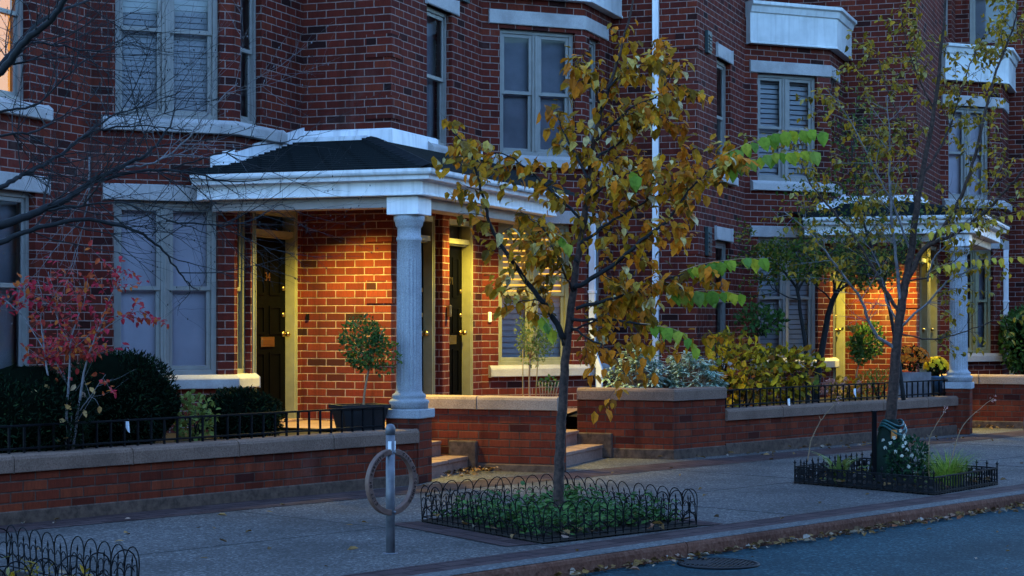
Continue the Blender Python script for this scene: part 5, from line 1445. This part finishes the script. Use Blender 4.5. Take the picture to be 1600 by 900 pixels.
for zz, r, dz in ((.55, .135, .05), (.585, .122, .04), (.62, .105, .03)):
    tube(m_, [Vector((tb[0]+r*cos(a)+.02, tb[1]+r*sin(a)-.02, zz+dz*sin(a*2+.5))) for a in [2*pi*k/20 for k in range(21)]], .011, 8)
tube(m_, [Vector((tb[0]+.05, tb[1]-.13, .55)), Vector((tb[0]+.12, tb[1]-.14, .42)), Vector((tb[0]+.17, tb[1]-.1, .3))], .016, 6); m_.build('strap', M['bag'], h)
m_ = MB(); f_ = Fr((tb[0]+.01, tb[1]-.16), 0); m_.box(f_, -.03, .025, 0, .012, .47, .56); m_.build('label_patch', M['orange'], h)
p = at(1366, 0, Z2-.25); m_ = MB(); m_.box(Fr((p.x, p.y), 10), -.02, .02, -.02, .02, 0, .74); m_.box(Fr((p.x, p.y), 10), -.024, .024, -.024, .024, .74, .755)
tag(m_.build('metal_stake', M['black'], bevel=.003), 'black square stake standing left of the green watering bag', 'stake')
rc = Vector((tb[0]+.12, tb[1]-.33, .24))
h = shrub('rose_bush', 'white flowering rose bush in front of the green watering bag', 'bush', rc, (.24, .17, .26), 700, .045, .028, M['lf_dark'], None, None, hollow=.2); 
for px, py in ((1391,692),(1397,684),(1380,688),(1399,706),(1411,697),(1413,681),(1417,703),(1383,700),(1407,673),(1425,712),(1420,729),(1427,740),(1409,712),(1415,692),(1412,686)):
    c = W(px, py, rc.y-.15+rnd.uniform(-.06,.06)); m_ = MB()
    for j in range(14):
        v = rv(rnd); leaf(m_, c, v+Vector((0,-.3,.2)), Vector((0,0,1))+v, .022, .02, fold=.6)
    m_.build('bloom', M['lf_rose'], h)
def blades(label, c, n, L, r, name='grass_tuft', cat='grass tuft', mat='grassb', wd=.008):
    h = thing(name, label, cat, (c.x, c.y, 0)); m_ = MB()
    for _ in range(n):
        a = rnd.random()*2*pi; l = L*rnd.uniform(.5, 1.1); d = Vector((cos(a)*.55, sin(a)*.55, 1)); q = Vector((c.x+cos(a)*r*rnd.random(), c.y+sin(a)*r*rnd.random(), .02))
        s_ = Vector((-sin(a), cos(a), 0))*wd*.5; pr = None
        for k in range(5):
            t = k/4; pt = q+Vector((cos(a)*l*.5*t*t, sin(a)*l*.5*t*t, l*(t-.42*t*t))); w_ = s_*(1-t*.9)
            if pr: m_.face([pr[0], pr[1], pt+w_, pt-w_])
            pr = (pt-w_, pt+w_)
    m_.build('blades', M[mat], h); return h
c = at(1481, 735, 18.3); blades('bright green grass tuft at the right of the far tree pit', c, 420, .58, .17)
c = at(1310, 745, 18.6); blades('broad leaved yellow green plant at the left of the far tree pit', c, 24, .52, .07, 'hosta_plant', 'plant', 'lf_lime', .075)
m_ = MB()
for _ in range(60):
    p = inquad(pit2, rnd.uniform(.05,.95), rnd.uniform(.05,.95))
    for j in range(4):
        a = rnd.random()*2*pi; l = rnd.uniform(.04, .09); leaf(m_, Vector((p[0], p[1], .04+.08*rnd.random())), Vector((cos(a), sin(a), rnd.uniform(-.2,.7))), Vector((0,0,1))+rv(rnd)*.4, l, l*.55)
o = m_.build('ground_cover', M['lf_maple']); tag(o, 'mixed leaves on the soil inside the cast iron edging', 'ground cover', kind='stuff')
for px, zz, lab in (([(1452,750),(1451,715),(1453,685),(1462,665),(1478,640)], 18.3, 'tall dry flower stalk rising from the grass tuft near its left side'), ([(1482,735),(1490,705),(1505,665),(1530,640),(1552,622)], 18.2, 'long dry stalk leaning right with a purple flower head'), ([(1262,720),(1267,690),(1280,662),(1292,645),(1311,625)], 18.6, 'dry stalk leaning right at the left end of the far tree pit')):
    h = thing('flower_stalk', lab, 'stalk', tuple(W(px[0][0], px[0][1], zz)), 'dry flower stalks in the far tree pit')
    m_ = MB(); P, R = limb(px, zz, zz-.1, .006, .003, m_, 5, 4, rnd, .004); twigs(m_, P, R, rnd, .2, (.03, .07), 1, 0, .003); m_.build('stem', M['stem'], h)
    f_ = MB(); leaves_in(f_, P[-1], (.025, .025, .03), 14, .022, .012); f_.build('flower_head', M['lf_pink'], h)

# ------------------------------------------------------------------ fallen leaves
m_ = MB(); rnd = random.Random(19)
def fallen(x, y, z, l=None):
    l = l or rnd.uniform(.035, .085); a = rnd.random()*2*pi
    leaf(m_, Vector((x, y, z+rnd.uniform(.006, .02))), Vector((cos(a), sin(a), rnd.uniform(-.1,.25))), Vector((0,0,1))+rv(rnd)*.5, l, l*.62, fold=rnd.uniform(.1,.8), curl=rnd.uniform(-.3,.5))
for _ in range(750):
    t = rnd.uniform(-.5, 13); d = -abs(rnd.gauss(0, .09))-.025
    p = kp(t, max(d, -.5)); fallen(p[0], p[1], -.115+.02*rnd.random())
for _ in range(90):
    p = kp(rnd.uniform(-5, 13), rnd.uniform(.1, 4.7)); fallen(p[0], p[1], .004)
for _ in range(60):
    p = kp(rnd.uniform(0, 13), rnd.uniform(-3, -.2)); fallen(p[0], p[1], -.115, rnd.uniform(.03,.05))
def pile(px, py, sx, sy, n, Z=0):
    c = G(px, py, Z)
    for _ in range(n): fallen(c.x+rnd.gauss(0, sx), c.y+rnd.gauss(0, sy), Z+.03*rnd.random())
pile(745, 736, .16, .16, 130); pile(712, 742, .12, .2, 40); pile(965, 708, .25, .2, 90); pile(990, 712, .2, .1, 40); pile(1030, 716, .25, .08, 30)
pile(1540, 668, .5, .3, 140); pile(1240, 700, .5, .25, 50); pile(1300, 695, .5, .25, 50); pile(1440, 688, .35, .2, 40); pile(900, 690, .1, .15, 12, .165); pile(1180, 712, .3, .1, 20)
for q, n in ((pit1, 70), (pit2, 50)):
    for _ in range(n):
        p = inquad(q, rnd.uniform(-.08,1.05), rnd.uniform(-.12,1.02)); fallen(p[0], p[1], .05, rnd.uniform(.05,.1))
o = m_.build('fallen_leaves', M['litter']); tag(o, 'fallen autumn leaves scattered along the kerb and pavement', 'fallen leaves', kind='stuff')
